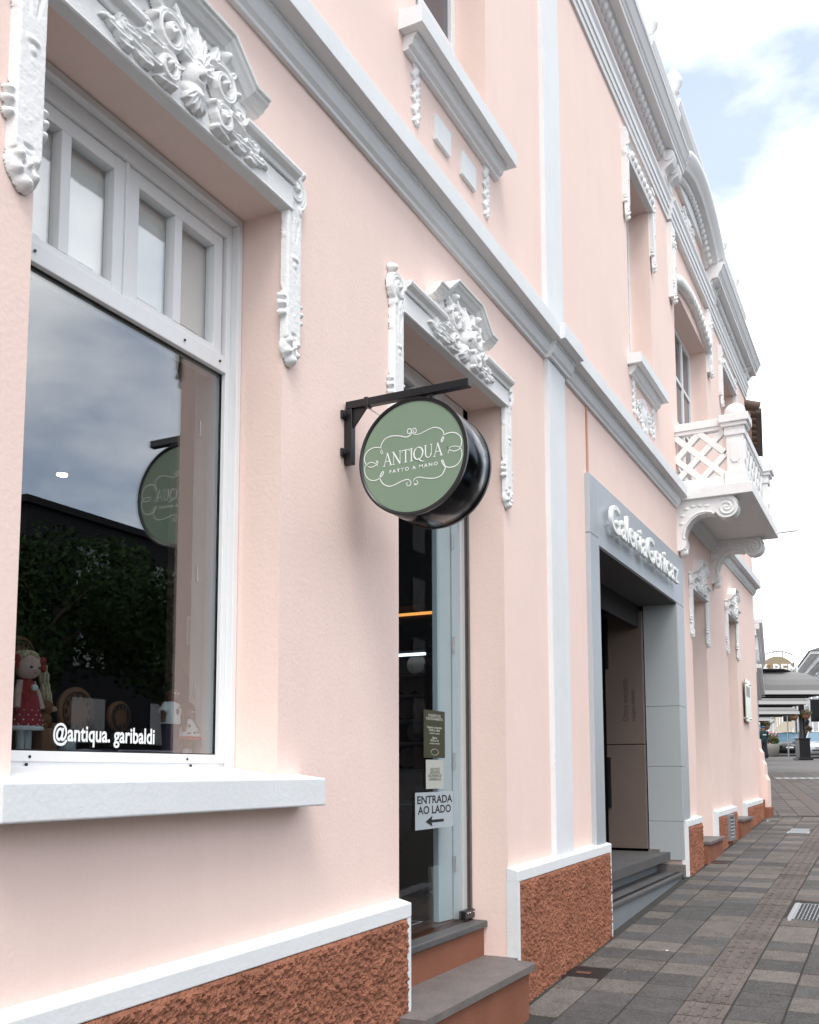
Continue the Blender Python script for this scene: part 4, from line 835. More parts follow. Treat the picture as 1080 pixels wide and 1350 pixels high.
# roman capitals, drawn as strokes in letter units (height 1)
def roman(ch):
    q = []
    def ln(xa, ya, xb, yb, w, w2=None):
        w2 = w if w2 is None else w2; v = Vector((xb-xa, yb-ya)); n = Vector((-v.y, v.x)).normalized(); q.append([(xa+n.x*w/2, ya+n.y*w/2), (xb+n.x*w2/2, yb+n.y*w2/2), (xb-n.x*w2/2, yb-n.y*w2/2), (xa-n.x*w/2, ya-n.y*w/2)])
    def sf(x, y, w=.30): ln(x-w/2, y, x+w/2, y, .045)
    def ring(cx, cy, rx, ry, t0, t1, wv, wh, n=22):
        for i in range(n):
            a0, a1 = t0+(t1-t0)*i/n, t0+(t1-t0)*(i+1)/n
            o = []
            for a in (a0, a1):
                w = wv*abs(math.cos(a-.25))**1.2+wh; o.append(((cx+(rx+w/2)*math.cos(a), cy+(ry+w/2)*math.sin(a)), (cx+(rx-w/2)*math.cos(a), cy+(ry-w/2)*math.sin(a))))
            q.append([o[0][0], o[1][0], o[1][1], o[0][1]])
    if ch == 'A': ln(.10, .02, .44, .98, .05); ln(.42, 1.02, .80, .02, .12); ln(.22, .36, .66, .36, .05); sf(.10, .02, .26); sf(.80, .02, .30); return q, .92
    if ch == 'N': ln(.14, .02, .14, .98, .055); ln(.10, 1.0, .80, .0, .13); ln(.80, .0, .80, .98, .055); sf(.14, .02, .26); sf(.10, .98, .22); sf(.80, .98, .26); return q, .96
    if ch == 'T': ln(.40, .02, .40, .97, .12); ln(.04, .96, .76, .96, .055); ln(.05, .98, .02, .80, .05); ln(.75, .98, .78, .80, .05); sf(.40, .02, .32); return q, .82
    if ch == 'I': ln(.16, .02, .16, .98, .12); sf(.16, .02); sf(.16, .98); return q, .36
    if ch == 'Q': ring(.50, .50, .44, .47, 0, 2*math.pi, .10, .045, 40); ln(.52, .10, .74, -.12, .09, .09); ln(.74, -.12, 1.10, -.20, .09, .03); return q, 1.04
    if ch == 'U': ln(.16, .98, .16, .34, .12); ln(.74, .98, .74, .34, .055); ring(.45, .34, .28, .30, math.pi, 2*math.pi, .05, .05); sf(.16, .98, .28); sf(.74, .98, .24); return q, .92
def sgn_pt(px, py): p = onX(px, py, FX); return p[1], p[2]
let = MB(); base0 = sgn_pt(505.5, 615.5); base1 = sgn_pt(584, 600)
H = .052; txw = sum(roman(c)[1] for c in 'ANTIQUA'); x_ = 0; k_ = (base0[0]-base1[0])/txw
slope = (base1[1]-base0[1])/(base0[0]-base1[0])
for i, c in enumerate('ANTIQUA'):
    qs, adv_ = roman(c); lm = MB()
    for jq, pq in enumerate(qs):
        e_ = FX-.0010-.00006*jq; lm.add([(e_, base0[0]-(x_+u)*k_, base0[1]+(x_+u)*k_*slope+v*H) for u, v in pq], [(0, 1, 2, 3)])
    lm.build('letter', SWHITE, HS); x_ += adv_
b0 = sgn_pt(513.5, 624.5); b1 = sgn_pt(577, 613); me = text_mesh('FATTO A MANO', .0195, offset=.0003, spacing=1.35)
xs = [v.co.x for v in me.vertices]; me.transform(Matrix.Diagonal(((b0[0]-b1[0])/(max(xs)-min(xs)), 1, 1, 1))); me.transform(Matrix.Translation((FX-.0012, b0[0], b0[1])) @ FACE_X @ Matrix.Rotation(math.atan((b1[1]-b0[1])/(b0[0]-b1[0])), 4, 'Z')); me.materials.clear(); me.materials.append(SWHITE); link('tagline', me, HS)
def flour(pts, w):        # pixel coords of the 5.4x crop at (440,480); drawn as a flat ribbon of varying width
    P = [Vector(sgn_pt(440+x/5.4, 480+y/5.4)) for x, y in pts]
    Q = []
    for i in range(len(P)-1):
        a_, b_, c_, d_ = P[max(i-1, 0)], P[i], P[i+1], P[min(i+2, len(P)-1)]
        for t in (0, .2, .4, .6, .8):
            Q.append(.5*((2*b_)+(c_-a_)*t+(2*a_-5*b_+4*c_-d_)*t*t+(3*b_-a_-3*c_+d_)*t**3))
    Q.append(P[-1]); n = len(Q); vs = []
    for i, p_ in enumerate(Q):
        d_ = (Q[min(i+1, n-1)]-Q[max(i-1, 0)]).normalized(); nn = Vector((-d_.y, d_.x)); t = i/(n-1); ww = w*(.55+.45*math.sin(math.pi*t))
        for s in (1, -1): q_ = p_+nn*ww*s; vs.append((FX-.0014, q_.x, q_.y))
    MB().add(vs, [(2*i, 2*i+1, 2*i+3, 2*i+2) for i in range(n-1)]).build('flourish', SWHITE, HS)
TOPL = [(352, 632), (340, 600), (338, 585), (350, 555), (375, 528), (420, 512), (470, 512), (520, 520), (552, 500), (556, 475), (545, 460), (530, 466), (526, 485), (535, 496), (546, 488)]
flour(TOPL, .0020)
flour([(540, 500), (560, 470), (575, 456), (588, 466), (588, 484), (578, 492), (570, 480), (572, 468)], .0016)
flour([(560, 485), (575, 500), (610, 498), (660, 474), (710, 452), (750, 455), (778, 475), (785, 500), (780, 540), (770, 555), (768, 540), (790, 505), (830, 488), (875, 492), (905, 520), (912, 560), (895, 605), (855, 620), (820, 605), (808, 588), (815, 600), (822, 612), (815, 636)], .0020)
flour([(352, 632), (345, 640), (335, 622), (345, 605), (320, 594), (280, 598), (240, 625), (220, 670), (232, 715), (265, 735), (300, 722), (318, 700), (305, 690), (310, 712), (316, 730)], .0018)
flour([(235, 715), (222, 745), (228, 790), (255, 822), (290, 830), (325, 815), (355, 780), (352, 765), (338, 785), (332, 815), (350, 850), (390, 870), (430, 862), (490, 832), (530, 822), (550, 838), (548, 860), (530, 868), (520, 852), (530, 842)], .0020)
flour([(250, 735), (240, 715), (265, 700), (290, 705), (305, 715)], .0016)
flour([(590, 855), (578, 850), (570, 835), (580, 815), (610, 805), (660, 812), (720, 812), (770, 790), (792, 750), (795, 735), (775, 705), (770, 685), (782, 690), (795, 725), (830, 735), (875, 720), (905, 680), (915, 640), (905, 600), (880, 585), (840, 588), (815, 605)], .0020)
flour([(570, 835), (578, 858), (592, 858), (600, 842), (590, 828)], .0016)

# ================================================================== GROUND
def gzz(x): return gz(-20) if x < -20 else (gz(x) if x < 75 else gz(75))
def onG(px, py):
    v = ray(px, py); lo, hi = 1., 400.
    for _ in range(60):
        m_ = (lo+hi)/2; p = CAM+v*m_
        if p[2] > gzz(p[0]): lo = m_
        else: hi = m_
    return CAM+v*lo
def strip(name, xs, y0, y1, dz, m):
    vs = [(x, y, gzz(x)+dz) for x in xs for y in (y0, y1)]
    o = MB().add(vs, [(2*i, 2*i+1, 2*i+3, 2*i+2) for i in range(len(xs)-1)]).build(name, m); return struct(o)
XS = [-300, -20, 0, 16, 75, 2500]
strip('ground', XS, -900, 900, -.16, ASPH)
road = strip('road', [-300, -20, 0, 16, 40], -11.5, -4.2, -.14, ASPH)
pav = MB().add([(x, y, gzz(x)-.008) for x in (-60, -20, 0, 16, 16.3) for y in (-4.2, .25)]+[(x, -4.2, gzz(x)-.2) for x in (-60, -20, 0, 16, 16.3)],
               [(2*i, 2*i+1, 2*i+3, 2*i+2) for i in range(4)]+[(10+i, 11+i, 2*i+2, 2*i) for i in range(4)]).build('pavement', JOINT); struct(pav)
far_pav = strip('far_pavement', [15.9, 16, 75, 140], -4.2, 30, -.012, PAVF)
SL = math.atan(.055); T_ = .27
def tile_mesh(name, lx, ly, m, h=.02, bars=False):
    mb = MB().box(-lx/2, lx/2, -ly/2, ly/2, -h, 0)
    if bars:
        for k in (-1, 0, 1):
            for s in (-1, 1): mb.box(s*lx/4-lx/4+.012, s*lx/4+lx/4-.012, k*ly*.31-.012, k*ly*.31+.012, -.002, .0045)
    me = mb.mesh(name, m); bm = bmesh.new(); bm.from_mesh(me); ed = [e for e in bm.edges if abs(e.verts[0].co.z) < 1e-5 and abs(e.verts[1].co.z) < 1e-5]
    if ed and not bars: bmesh.ops.bevel(bm, geom=ed, offset=.004, segments=1, affect='EDGES')
    bm.to_mesh(me); bm.free(); return me
cols = [(-.088, -.298), (-.302, -.573), (-.577, -.850), (-1.100, -1.371), (-1.375, -1.646), (-1.650, -1.92)]
TL = {k: (tile_mesh('paving_slab', T_-.004, a-b-.007, TILE_L), tile_mesh('paving_slab', T_-.004, a-b-.007, TILE_D)) for k, (a, b) in enumerate(cols)}
TT = tile_mesh('tactile_slab', T_-.004, .240, TACT, bars=True)
skip = [(5.80, 6.20, -.32, -.03), (10.62, 11.0, -.32, -.03), (7.93, 8.80, -1.9, -1.12)]
rr = random.Random(3)
def place_tile(me, x, y, name):
    o = bpy.data.objects.new(name, me); C.objects.link(o); o.parent = pav
    o.location = (x, y, gz(x)+rr.uniform(-.0025, .0015)); o.rotation_euler = (rr.gauss(0, .004), -SL+rr.gauss(0, .005), rr.gauss(0, .004)); return o
nrow = 0; x = 3.85
while x < 15.9:
    ylim = -2.15+.0717*x
    for k, (a, b) in enumerate(cols):
        yc = (a+b)/2
        if a < ylim: continue
        if (x < 4.95 and k == 0) or any(s0 < x < s1 and s2 < yc < s3 for s0, s1, s2, s3 in skip): continue
        dark = ((nrow+(k % 2)*(1 if rr.random() < .15 else 0)) % 2 == 0) ^ (rr.random() < .13)
        place_tile(TL[k][1 if dark else 0], x+(.02 if k % 2 else 0)+rr.uniform(-.002, .002), yc, 'paving_slab')
    if -.85 > ylim: place_tile(TT, x, -.975, 'tactile_slab')
    nrow += 1; x += T_
# the pavement bends to the left beyond the corner: smaller in view, one mesh per tone
def bent(name, m, pick, off_=0):
    mb = MB(); th = R(9); c, s = math.cos(th), math.sin(th); r2 = random.Random(9)
    for i in range(0, 70):
        for j in range(-6, 14):
            u = .10+i*.27; v = -.1+j*.275+.14
            d = ((i+(r2.random() < .2)) % 2 == 0); t_ = j in (-1,)
            if t_: kind = 2
            else: kind = 1 if d else 0
            if kind != pick: continue
            P = [(15.95+(u+a)*c-(v+b)*s, -.82+(u+a)*s+(v+b)*c) for a, b in ((0, 0), (.262, 0), (.262, .267), (0, .267))]
            if P[0][0] < 15.93 or P[0][1] > 3.2: continue
            z = [gz(p[0])+.0005 for p in P]; mb.add([(p[0], p[1], q) for p, q in zip(P, z)]+[(p[0], p[1], q-.02) for p, q in zip(P, z)], [(0, 1, 2, 3), (0, 4, 5, 1), (1, 5, 6, 2), (2, 6, 7, 3), (3, 7, 4, 0)])
    o = mb.build(name, m, far_pav); o['kind'] = 'stuff'
bent('light_paving', TILE_L, 0); bent('dark_paving', TILE_D, 1); bent('tactile_paving', TACT, 2)
for px in np.linspace(1029, 1094, 7):
    p = onG(px, 1027); q = Vector((.985, .17, 0)); n = Vector((.45, -.89, 0))
    P = [(p[0]+n.x*a, p[1]+n.y*a, 0) for a in (-.085, .085)]; MB().add([(P[0][0], P[0][1], gz(P[0][0])+.012), (P[1][0], P[1][1], gz(P[1][0])+.012), (P[1][0]+.5, P[1][1]+.15, gz(P[1][0]+.5)+.012), (P[0][0]+.5, P[0][1]+.15, gz(P[0][0]+.5)+.012)], [(0, 1, 2, 3)]).build('painted_dash', mat('road_paint', (.6, .6, .6), .7, 0, 1, .1, 5), far_pav)
# covers let into the pavement
IRON = mat('cast_iron', (.035, .036, .038), .45, .3, 60, .3, 20, metal=.6); RUST = mat('rust', (.12, .05, .03), .8, .3, 60, .3, 30)
def cover(x0_, x1_, y0_, y1_, label, m):
    xc = (x0_+x1_)/2; o = thing('inspection_cover', label, 'cover', (xc, (y0_+y1_)/2, gz(xc)))
    f_ = lambda a, b, c_, d_, h0, h1: MB().add([(x_, y_, gz(x_)+h) for h in (h0, h1) for x_, y_ in ((a, c_), (b, c_), (b, d_), (a, d_))], [(3, 2, 1, 0), (4, 5, 6, 7), (0, 1, 5, 4), (1, 2, 6, 5), (2, 3, 7, 6), (3, 0, 4, 7)])
    f_(x0_, x1_, y0_, y1_, -.03, -.002).build('plate', m, o, .002); return o, f_
o, f_ = cover(5.83, 6.13, -.298, -.035, 'small black iron drain cover against the roughcast plinth', IRON); f_(5.95, 6.0, -.21, -.12, -.0019, .003).build('grip', RUST, o, .002)
o, f_ = cover(10.66, 10.95, -.298, -.05, 'small dark iron cover near the first gallery-side doorway', IRON); f_(10.78, 10.83, -.21, -.13, -.0019, .003).build('grip', RUST, o, .002)
GALV = mat('galvanised', (.36, .37, .38), .42, .1, 40, .12, 14, metal=.7)
o, f_ = cover(7.95, 8.74, -1.88, -1.125, 'large galvanised chequered cover beside the tactile strip', GALV)
f_(7.965, 8.725, -1.165, -1.14, -.0019, .004).build('frame_edge', GALV, o, .001)
mb = MB(); n_ = 26
for i in range(n_):
    for j in range(n_):
        xa = 7.98+i*.029; ya = -1.86+j*.0268
        if ya < -1.72: continue
        a = R(45) if (i+j) % 2 else R(-45); dx, dy = .012*math.cos(a), .012*math.sin(a); ex, ey = -.0035*math.sin(a), .0035*math.cos(a)
        q = [(xa+dx+ex, ya+dy+ey), (xa-dx+ex, ya-dy+ey), (xa-dx-ex, ya-dy-ey), (xa+dx-ex, ya+dy-ey)]; mb.add([(u, v, gz(u)+.0012) for u, v in q]+[(u, v, gz(u)-.003) for u, v in q], [(0, 1, 2, 3), (0, 4, 5, 1), (1, 5, 6, 2), (2, 6, 7, 3), (3, 7, 4, 0)])
mb.build('chequer_ribs', IRON, o)['kind'] = 'stuff'
p = onG(1052, 1096); o, f_ = cover(p[0]-.25, p[0]+.35, p[1]-.15, p[1]+.12, 'pale steel grating beside the tactile strip up the street', GALV)
for k in range(5): f_(p[0]-.22+k*.11, p[0]-.16+k*.11, p[1]-.13, p[1]+.10, -.0019, .004).build('bar', GALV, o)
# ---- small things on the facade
ve = thing('vent_grille', 'grey louvred vent grille set in the terracotta plinth', 'vent', (12.35, -.08, .72))
MB().box(12.16, 12.19, -.10, -.04, .73, 1.04).box(12.47, 12.50, -.10, -.04, .73, 1.04).box(12.19, 12.47, -.10, -.04, .73, .76).box(12.19, 12.47, -.10, -.04, 1.01, 1.04).build('frame', GALV, ve, .002)
for k in range(6): MB().prism([(-.06, .775+k*.04), (-.098, .765+k*.04), (-.098, .770+k*.04), (-.06, .795+k*.04)], 12.19, 12.47).build('slat', GALV, ve)
pl = thing('wall_plaque', 'tall glass plaque on steel studs fixed to the pink wall near the corner', 'plaque', (14.5, -.04, 2.25))
MB().box(14.22, 14.74, -.045, -.033, 2.25, 2.84).build('plate', mat('plaque_plate', (.34, .33, .27), .12, 0, 1, .08, 3, metal=.5), pl, .002)
for x in (14.27, 14.69):
    for z in (2.30, 2.79): MB().lathe([(.016, -.06), (.016, 0)], (x, 0, z), 10, 'y').build('stud', CHROME, pl)
MB().box(14.30, 14.66, -.0465, -.0452, 2.60, 2.75).build('engraved_field', mat('plaque_grey', (.30, .31, .31), .4), pl)
pp = MB().tube([(6.845, -.008, 3.74), (6.845, -.008, 4.27)], .008, 8).build('conduit', mat('salmon_paint', (.55, .30, .22), .7)); tag(pp, 'thin salmon conduit running from the portal up to the string course', 'pipe')
# pink pier at the corner
pr = thing('corner_pier', 'low pink plaster pier with stepped top and terracotta foot at the corner', 'pier', (15.8, 0, .86))
MB().prism([(-.115, .8), (.3, .8), (.3, 2.05), (.0, 2.05), (-.005, 1.9), (-.04, 1.84), (-.045, 1.72), (-.075, 1.66), (-.08, 1.50), (-.115, 1.42)], 15.66, 16.02).build('shaft', PINK, pr, .01)
MB().box(15.62, 16.05, -.14, .2, .80, 1.02).build('foot', TERRAS, pr, .02); MB().box(15.505, 15.655, -.07, .2, .80, 1.13).build('return', TERRAS, pr, .01)

# ================================================================== BEYOND THE CORNER
def hv(v): v = np.array([v[0], v[1], 0.]); return v/np.linalg.norm(v)
RH, FH = hv(rt), hv(fw)
def fr(o, a, b, z): return (o[0]+RH[0]*a+FH[0]*b, o[1]+RH[1]*a+FH[1]*b, z)
def obox(mb, o, a0, a1, b0, b1, z0, z1, th=0.):
    c, s = math.cos(th), math.sin(th)
    P = [fr(o, a*c-b*s, a*s+b*c, z) for a in (a0, a1) for b in (b0, b1) for z in (z0, z1)]
    return mb.add(P, [(0, 1, 3, 2), (4, 6, 7, 5), (0, 4, 5, 1), (2, 3, 7, 6), (0, 2, 6, 4), (1, 5, 7, 3)])
# neighbouring house: only its eaves show past the corner
nb = thing('neighbour_house', 'neighbouring pink house whose brown tiled eaves show past the corner', 'house', (17, 0, .9))
th = R(6.5); dv = Vector((math.cos(th), math.sin(th))); nv_ = Vector((math.sin(th), -math.cos(th))); o0 = Vector((16.15, .14))
def nbp(s, t): q = o0+dv*s+nv_*t; return q.x, q.y
def nbox(s0, s1, t0, t1, z0, z1):
    P = [(*nbp(s, t), z) for s in (s0, s1) for t in (t0, t1) for z in (z0, z1)]
    return MB().add(P, [(0, 1, 3, 2), (4, 6, 7, 5), (0, 4, 5, 1), (2, 3, 7, 6), (0, 2, 6, 4), (1, 5, 7, 3)])
nbox(.2, 9, -5, -.02, .6, 7.3).build('wall', PINK, nb)
nbox(.1, 9, -.3, .16, 7.30, 7.42).build('eaves_cove', PINK, nb, .03)
TILR = mat('brown_roof_tile', (.11, .075, .06), .8, .3, 30, .25, 6)
for k in range(28): s = .05+k*.32; P = nbp(s, .30); Q = nbp(s, -2.2); MB().tube([(P[0], P[1], 7.44), (Q[0], Q[1], 8.25)], .085, 8).build('roof_tile_row', TILR, nb)
nbox(.0, 9, .24, .33, 7.33, 7.40).build('gutter', mat('dark_gutter', (.07, .06, .055), .6), nb)
# second neighbour with a grey stepped cornice
n2b = thing('corniced_house', 'pale house with stepped grey cornices just visible behind the pink corner', 'house', (27, 1.4, 1.2))
o0 = Vector((26.2, 1.42))
nbox(0, 10, -6, 0, 1.0, 5.7).build('wall', PALE, n2b)
for z, t, h in ((5.30, .30, .12), (5.15, .22, .15), (5.0, .14, .15), (4.55, .10, .1), (4.15, .24, .10), (4.05, .12, .10)): nbox(-.3, 10, -.5, t, z, z+h-.002).build('cornice', GREYW, n2b, .01)
for k in range(6): nbox(.1+k*.5, .3+k*.5, -.02, .16, 4.66, 4.99).build('bracket', GREYW, n2b)

def foliage(mb, c, r, n, size, rng, flat=.8):
    for _ in range(n):
        d = rng.normal(size=3); d /= np.linalg.norm(d); q = rng.random()**.4; p = np.array(c)+d*np.array(r)*q
        a = rng.normal(size=3); a /= np.linalg.norm(a); b = np.cross(a, rng.normal(size=3)); b /= np.linalg.norm(b)+1e-9; s = size*(.6+.8*rng.random())
        mb.add([p-a*s*.5, p+b*s*.28, p+a*s*.5, p-b*s*.28], [(0, 1, 2, 3)])
LEAF = mat('tree_leaf', (.022, .040, .014), .8, 0, 1, .35, 1.5, spec=.05); FLG = mat('plant_green', (.06, .12, .03), .65, 0, 1, .3, 9); FLP = mat('pink_flower', (.55, .08, .25), .6); FLR = mat('red_flower', (.5, .04, .04), .6); BARK = mat('bark', (.05, .038, .03), .9, .6, 25, .3, 6)
def basket(par_label, p, r_=.28, m=FLP):
    b = thing('flower_basket', par_label, 'flower basket', tuple(p)); rng = np.random.default_rng(int(abs(p[0]*10)))
    MB().lathe([(.06, -.22), (.16, -.16), (.21, 0), (.2, .01)], tuple(p), 12).build('pot', WOODM, b)
    mb = MB(); foliage(mb, (p[0], p[1], p[2]+.10), (r_, r_, .17), 260, .10, rng); mb.build('leaves', FLG, b)['kind'] = 'stuff'
    mb = MB(); foliage(mb, (p[0], p[1], p[2]+.12), (r_*1.05, r_*1.05, .18), 60, .09, rng); mb.build('flowers', m, b)['kind'] = 'stuff'
CANV = mat('grey_canvas', (.19, .19, .188), .9, .15, 14, .06, 1.2); UND = mat('dark_underside', (.022, .018, .016), .8); VAL = mat('white_valance', (.48, .48, .47), .7)
def canopy(label, pxr, d, z, depth, h, lefta):
    p = far(pxr, 1016, d); g = thing('street_canopy', label, 'canopy', (p[0], p[1], gzz(p[0])), 'canopies over the side pavement'); o = p
    a0, a1 = -lefta, 0.
    e = min(1.3, lefta*.3)
    # canvas: rounded hip made of several courses
    n = 6; rings = []
    for k in range(n+1):
        t = k/n; ins = e*(1-math.cos(t*math.pi/2)); zz = z+.12+h*math.sin(t*math.pi/2)
        rings.append([fr(o, a0-.0, ins, zz), fr(o, a1-ins, ins, zz), fr(o, a1-ins, depth-ins, zz), fr(o, a0, depth-ins, zz)])
    vs = [q for r_ in rings for q in r_]; fs = [(4*k+i, 4*k+(i+1) % 4, 4*k+4+(i+1) % 4, 4*k+4+i) for k in range(n) for i in range(4)]+[tuple(4*n+i for i in range(4))]
    MB().add(vs, fs).build('canvas', CANV, g)
    obox(MB(), o, a0, a1+.02, -.02, .05, z, z+.13).build('valance', VAL, g); obox(MB(), o, a1-.05, a1+.021, .051, depth, z, z+.13).build('valance', VAL, g)
    obox(MB(), o, a0, a1-.06, .06, depth-.05, z+.01, z+.05).build('underside', UND, g)
    for k in range(2): obox(MB(), o, a0, a1-.08, .3+k*(depth-.6), .38+k*(depth-.6), z-.03, z+.009).build('beam', UND, g)
    return o
canopy('nearest grey canvas canopy with a long rounded roof past the corner', 1096, 33, 4.16, 1.7, .80, 6.0)
canopy('second canopy whose white valance ends beside the black banner', 1070, 39.6, 4.27, 1.8, .38, 6.0)
canopy('third canopy resting on the stout black post with flowers', 1057, 46, 4.24, 2.2, .38, 6.0)
canopy('short far canopy above the walking person', 1020, 51.5, 4.20, 2.2, .38, 4.0)
def lamp_post(px, d, top, label, ped=True):
    p = far(px, 1016, d); z = gzz(p[0]); g = thing('canopy_post', label, 'post', (p[0], p[1], z)); 
    if ped:
        obox(MB(), p, -.36, .36, -.36, .36, z-.02, z+.10).build('foot', BLACK, g, .02); obox(MB(), p, -.27, .27, -.27, .27, z+.1, z+1.0).build('pedestal', BLACK, g, .02); obox(MB(), p, -.30, .30, -.30, .30, z+1.0, z+1.07).build('pedestal_cap', BLACK, g, .01)
    MB().lathe([(.19, 0), (.17, .3), (.145, .5), (.14, 1.9), (.19, 2.0), (.19, 2.1), (.14, 2.15)]+[(.14, top-z-1.0 if ped else top-z)], (p[0], p[1], z+(1.0 if ped else 0)), 14).build('shaft', BLACK, g); return p, z
p, z = lamp_post(1060, 48, 4.40, 'stout black iron post on a square pedestal holding flower baskets')
q = fr(p, -.42, -.1, 0); basket('pink flower basket on the left of the stout black post', (q[0], q[1], z+2.15)); q = fr(p, .12, -.28, 0); basket('leafy flower basket on the front of the stout black post', (q[0], q[1], z+2.2))
p, z = lamp_post(1008.5, 53.2, 4.25, 'slim black post under the far short canopy', False); q = fr(p, .1, -.2, 0); basket('red flower basket on the slim black post', (q[0], q[1], z+1.75), .26, FLR)
p, z = lamp_post(1066, 60, 5.2, 'black street lamp post beside the white house', False); q = fr(p, 0, -.2, 0); basket('flower basket on the street lamp post', (q[0], q[1], z+1.5), .28); MB().ball((p[0], p[1], 5.35), (.2, .2, .25), 12, 8).build('lantern_globe', mat('lantern_glass', (.5, .5, .48), .3), bpy.data.objects['canopy_post.002'])
# sign pole
p = far(1041, 1016, 55); z = gzz(p[0]); g = thing('pole_sign', 'thin steel pole carrying a black sign panel by the kerb', 'sign', (p[0], p[1], z)); MB().tube([(p[0], p[1], z), (p[0], p[1], z+2.75)], .04, 8).build('pole', GALV, g); obox(MB(), p, -.22, .24, -.02, .03, z+2.0, z+2.7).build('panel', BLACK, g, .01)
# planter
p = far(1019, 1016, 57); z = gzz(p[0]); g = thing('street_planter', 'round concrete planter with red flowers behind the walking person', 'planter', (p[0], p[1], z)); CON = mat('concrete', (.22, .21, .19), .9, .3, 30, .15, 6)
MB().lathe([(.30, 0), (.36, .05), (.43, .45), (.45, .72), (.40, .73), (.38, .65)], (p[0], p[1], z), 20).build('pot', CON, g); mb = MB(); rng = np.random.default_rng(5); foliage(mb, (p[0], p[1], z+.95), (.45, .45, .35), 500, .13, rng); mb.build('leaves', FLG, g)['kind'] = 'stuff'; mb = MB(); foliage(mb, (p[0], p[1], z+1.05), (.48, .48, .45), 120, .11, rng); mb.build('flowers', FLR, g)['kind'] = 'stuff'
# person walking away
def person(px, d):
    p = far(px, 1016, d); z = gzz(p[0]); g = thing('person', 'person in teal jacket, dark trousers and cap walking up the street', 'person', (p[0], p[1], z))
    J = dict(pel=(0, 0, .93), waist=(0, .0, 1.1), chest=(0, .02, 1.32), neck=(0, .01, 1.48), hd=(0, .0, 1.56), top=(0, -.0, 1.68), ls=(-.18, .02, 1.40), le=(-.25, .06, 1.12), lw=(-.23, -.08, .90), rs=(.18, .02, 1.40), re=(.25, -.06, 1.13), rw=(.24, .10, .92),
             lh=(-.09, 0, .88), lk=(-.10, -.06, .48), la=(-.10, .10, .10), lt=(-.10, -.04, .04), rh=(.09, 0, .88), rk=(.10, .06, .50), ra=(.10, .26, .16), rt_=(.10, .16, .05))
    Ed = [('pel', 'waist'), ('waist', 'chest'), ('chest', 'neck'), ('neck', 'hd'), ('hd', 'top'), ('chest', 'ls'), ('ls', 'le'), ('le', 'lw'), ('chest', 'rs'), ('rs', 're'), ('re', 'rw'), ('pel', 'lh'), ('lh', 'lk'), ('lk', 'la'), ('la', 'lt'), ('pel', 'rh'), ('rh', 'rk'), ('rk', 'ra'), ('ra', 'rt_')]
    Rd = dict(pel=.15, waist=.145, chest=.17, neck=.06, hd=.095, top=.085, ls=.075, le=.055, lw=.04, rs=.075, re=.055, rw=.04, lh=.095, lk=.07, la=.05, lt=.045, rh=.095, rk=.07, ra=.05, rt_=.045)
    ks = list(J); me = bpy.data.meshes.new('body'); me.from_pydata([fr(p, J[k][0], -J[k][1], z+J[k][2]) for k in ks], [(ks.index(a), ks.index(b)) for a, b in Ed], [])
    o = bpy.data.objects.new('body', me); C.objects.link(o); o.parent = g; o.matrix_parent_inverse = g.matrix_basis.inverted()
    sk = o.modifiers.new('skin', 'SKIN'); me.skin_vertices[0].data[0].use_root = True
    for i, k in enumerate(ks): me.skin_vertices[0].data[i].radius = (Rd[k], Rd[k])
    ss = o.modifiers.new('sub', 'SUBSURF'); ss.levels = 2; ss.render_levels = 2
    # clothing by height: one body, colours by z
    m = bpy.data.materials.new('clothed_person'); m.use_nodes = True; t = m.node_tree; b = t.nodes['Principled BSDF']; b.inputs['Roughness'].default_value = .85
    gn = t.nodes.new('ShaderNodeNewGeometry'); sp = t.nodes.new('ShaderNodeSeparateXYZ'); mr = t.nodes.new('ShaderNodeMapRange'); mr.inputs[1].default_value = z; mr.inputs[2].default_value = z+1.75; rp = t.nodes.new('ShaderNodeValToRGB'); rp.color_ramp.interpolation = 'CONSTANT'
    rp.color_ramp.elements[0].color = (.006, .006, .007, 1); e = rp.color_ramp.elements[1]; e.position = .06; e.color = (.010, .011, .014, 1)
    for ps, cc in ((.50, (.008, .035, .042, 1)), (.855, (.25, .13, .09, 1)), (.93, (.02, .05, .12, 1))): e = rp.color_ramp.elements.new(ps); e.color = cc
    t.links.new(gn.outputs['Position'], sp.inputs[0]); t.links.new(sp.outputs[2], mr.inputs[0]); t.links.new(mr.outputs[0], rp.inputs[0]); t.links.new(rp.outputs[0], b.inputs['Base Color']); me.materials.append(m)
    obox(MB(), fr(p, 0, -.175, 0), -.09, .09, -.012, .0, z+1.24, z+1.29).build('back_print', mat('print_white', (.6, .65, .65), .7), g)
    hc = fr(p, 0, 0, z+1.665); MB().ball(hc, (.105, .105, .075), 14, 8).build('cap', mat('blue_cap', (.03, .07, .2), .7), g)
    fc = fr(p, 0, .09, z+1.60); MB().ball(fc, (.018, .018, .02), 8, 6).build('nose', mat('skin_tone', (.33, .18, .12), .6), g)
    for s in (-1, 1):
        c0 = fr(p, s*.235, .0, z+.87) if s > 0 else fr(p, -.23, .08, z+.86)
        for k in range(4): MB().tube([fr(c0, s*.0, -.03+k*.02, c0[2]), fr(c0, s*.008, -.025+k*.02, c0[2]-.045), fr(c0, -s*.008, -.02+k*.02, c0[2]-.08+.006*abs(k-1.5))], [.011, .010, .008], 6).build('finger', MATS['skin_tone'], g)
        MB().tube([fr(c0, 0, .035, c0[2]+.01), fr(c0, -s*.01, .055, c0[2]-.03)], [.012, .009], 6).build('thumb', MATS['skin_tone'], g)
        MB().ball(fr(p, s*.098, .0, z+1.60), (.018, .018, .03), 8, 6).build('ear', MATS['skin_tone'], g)
person(1008.5, 51.2)
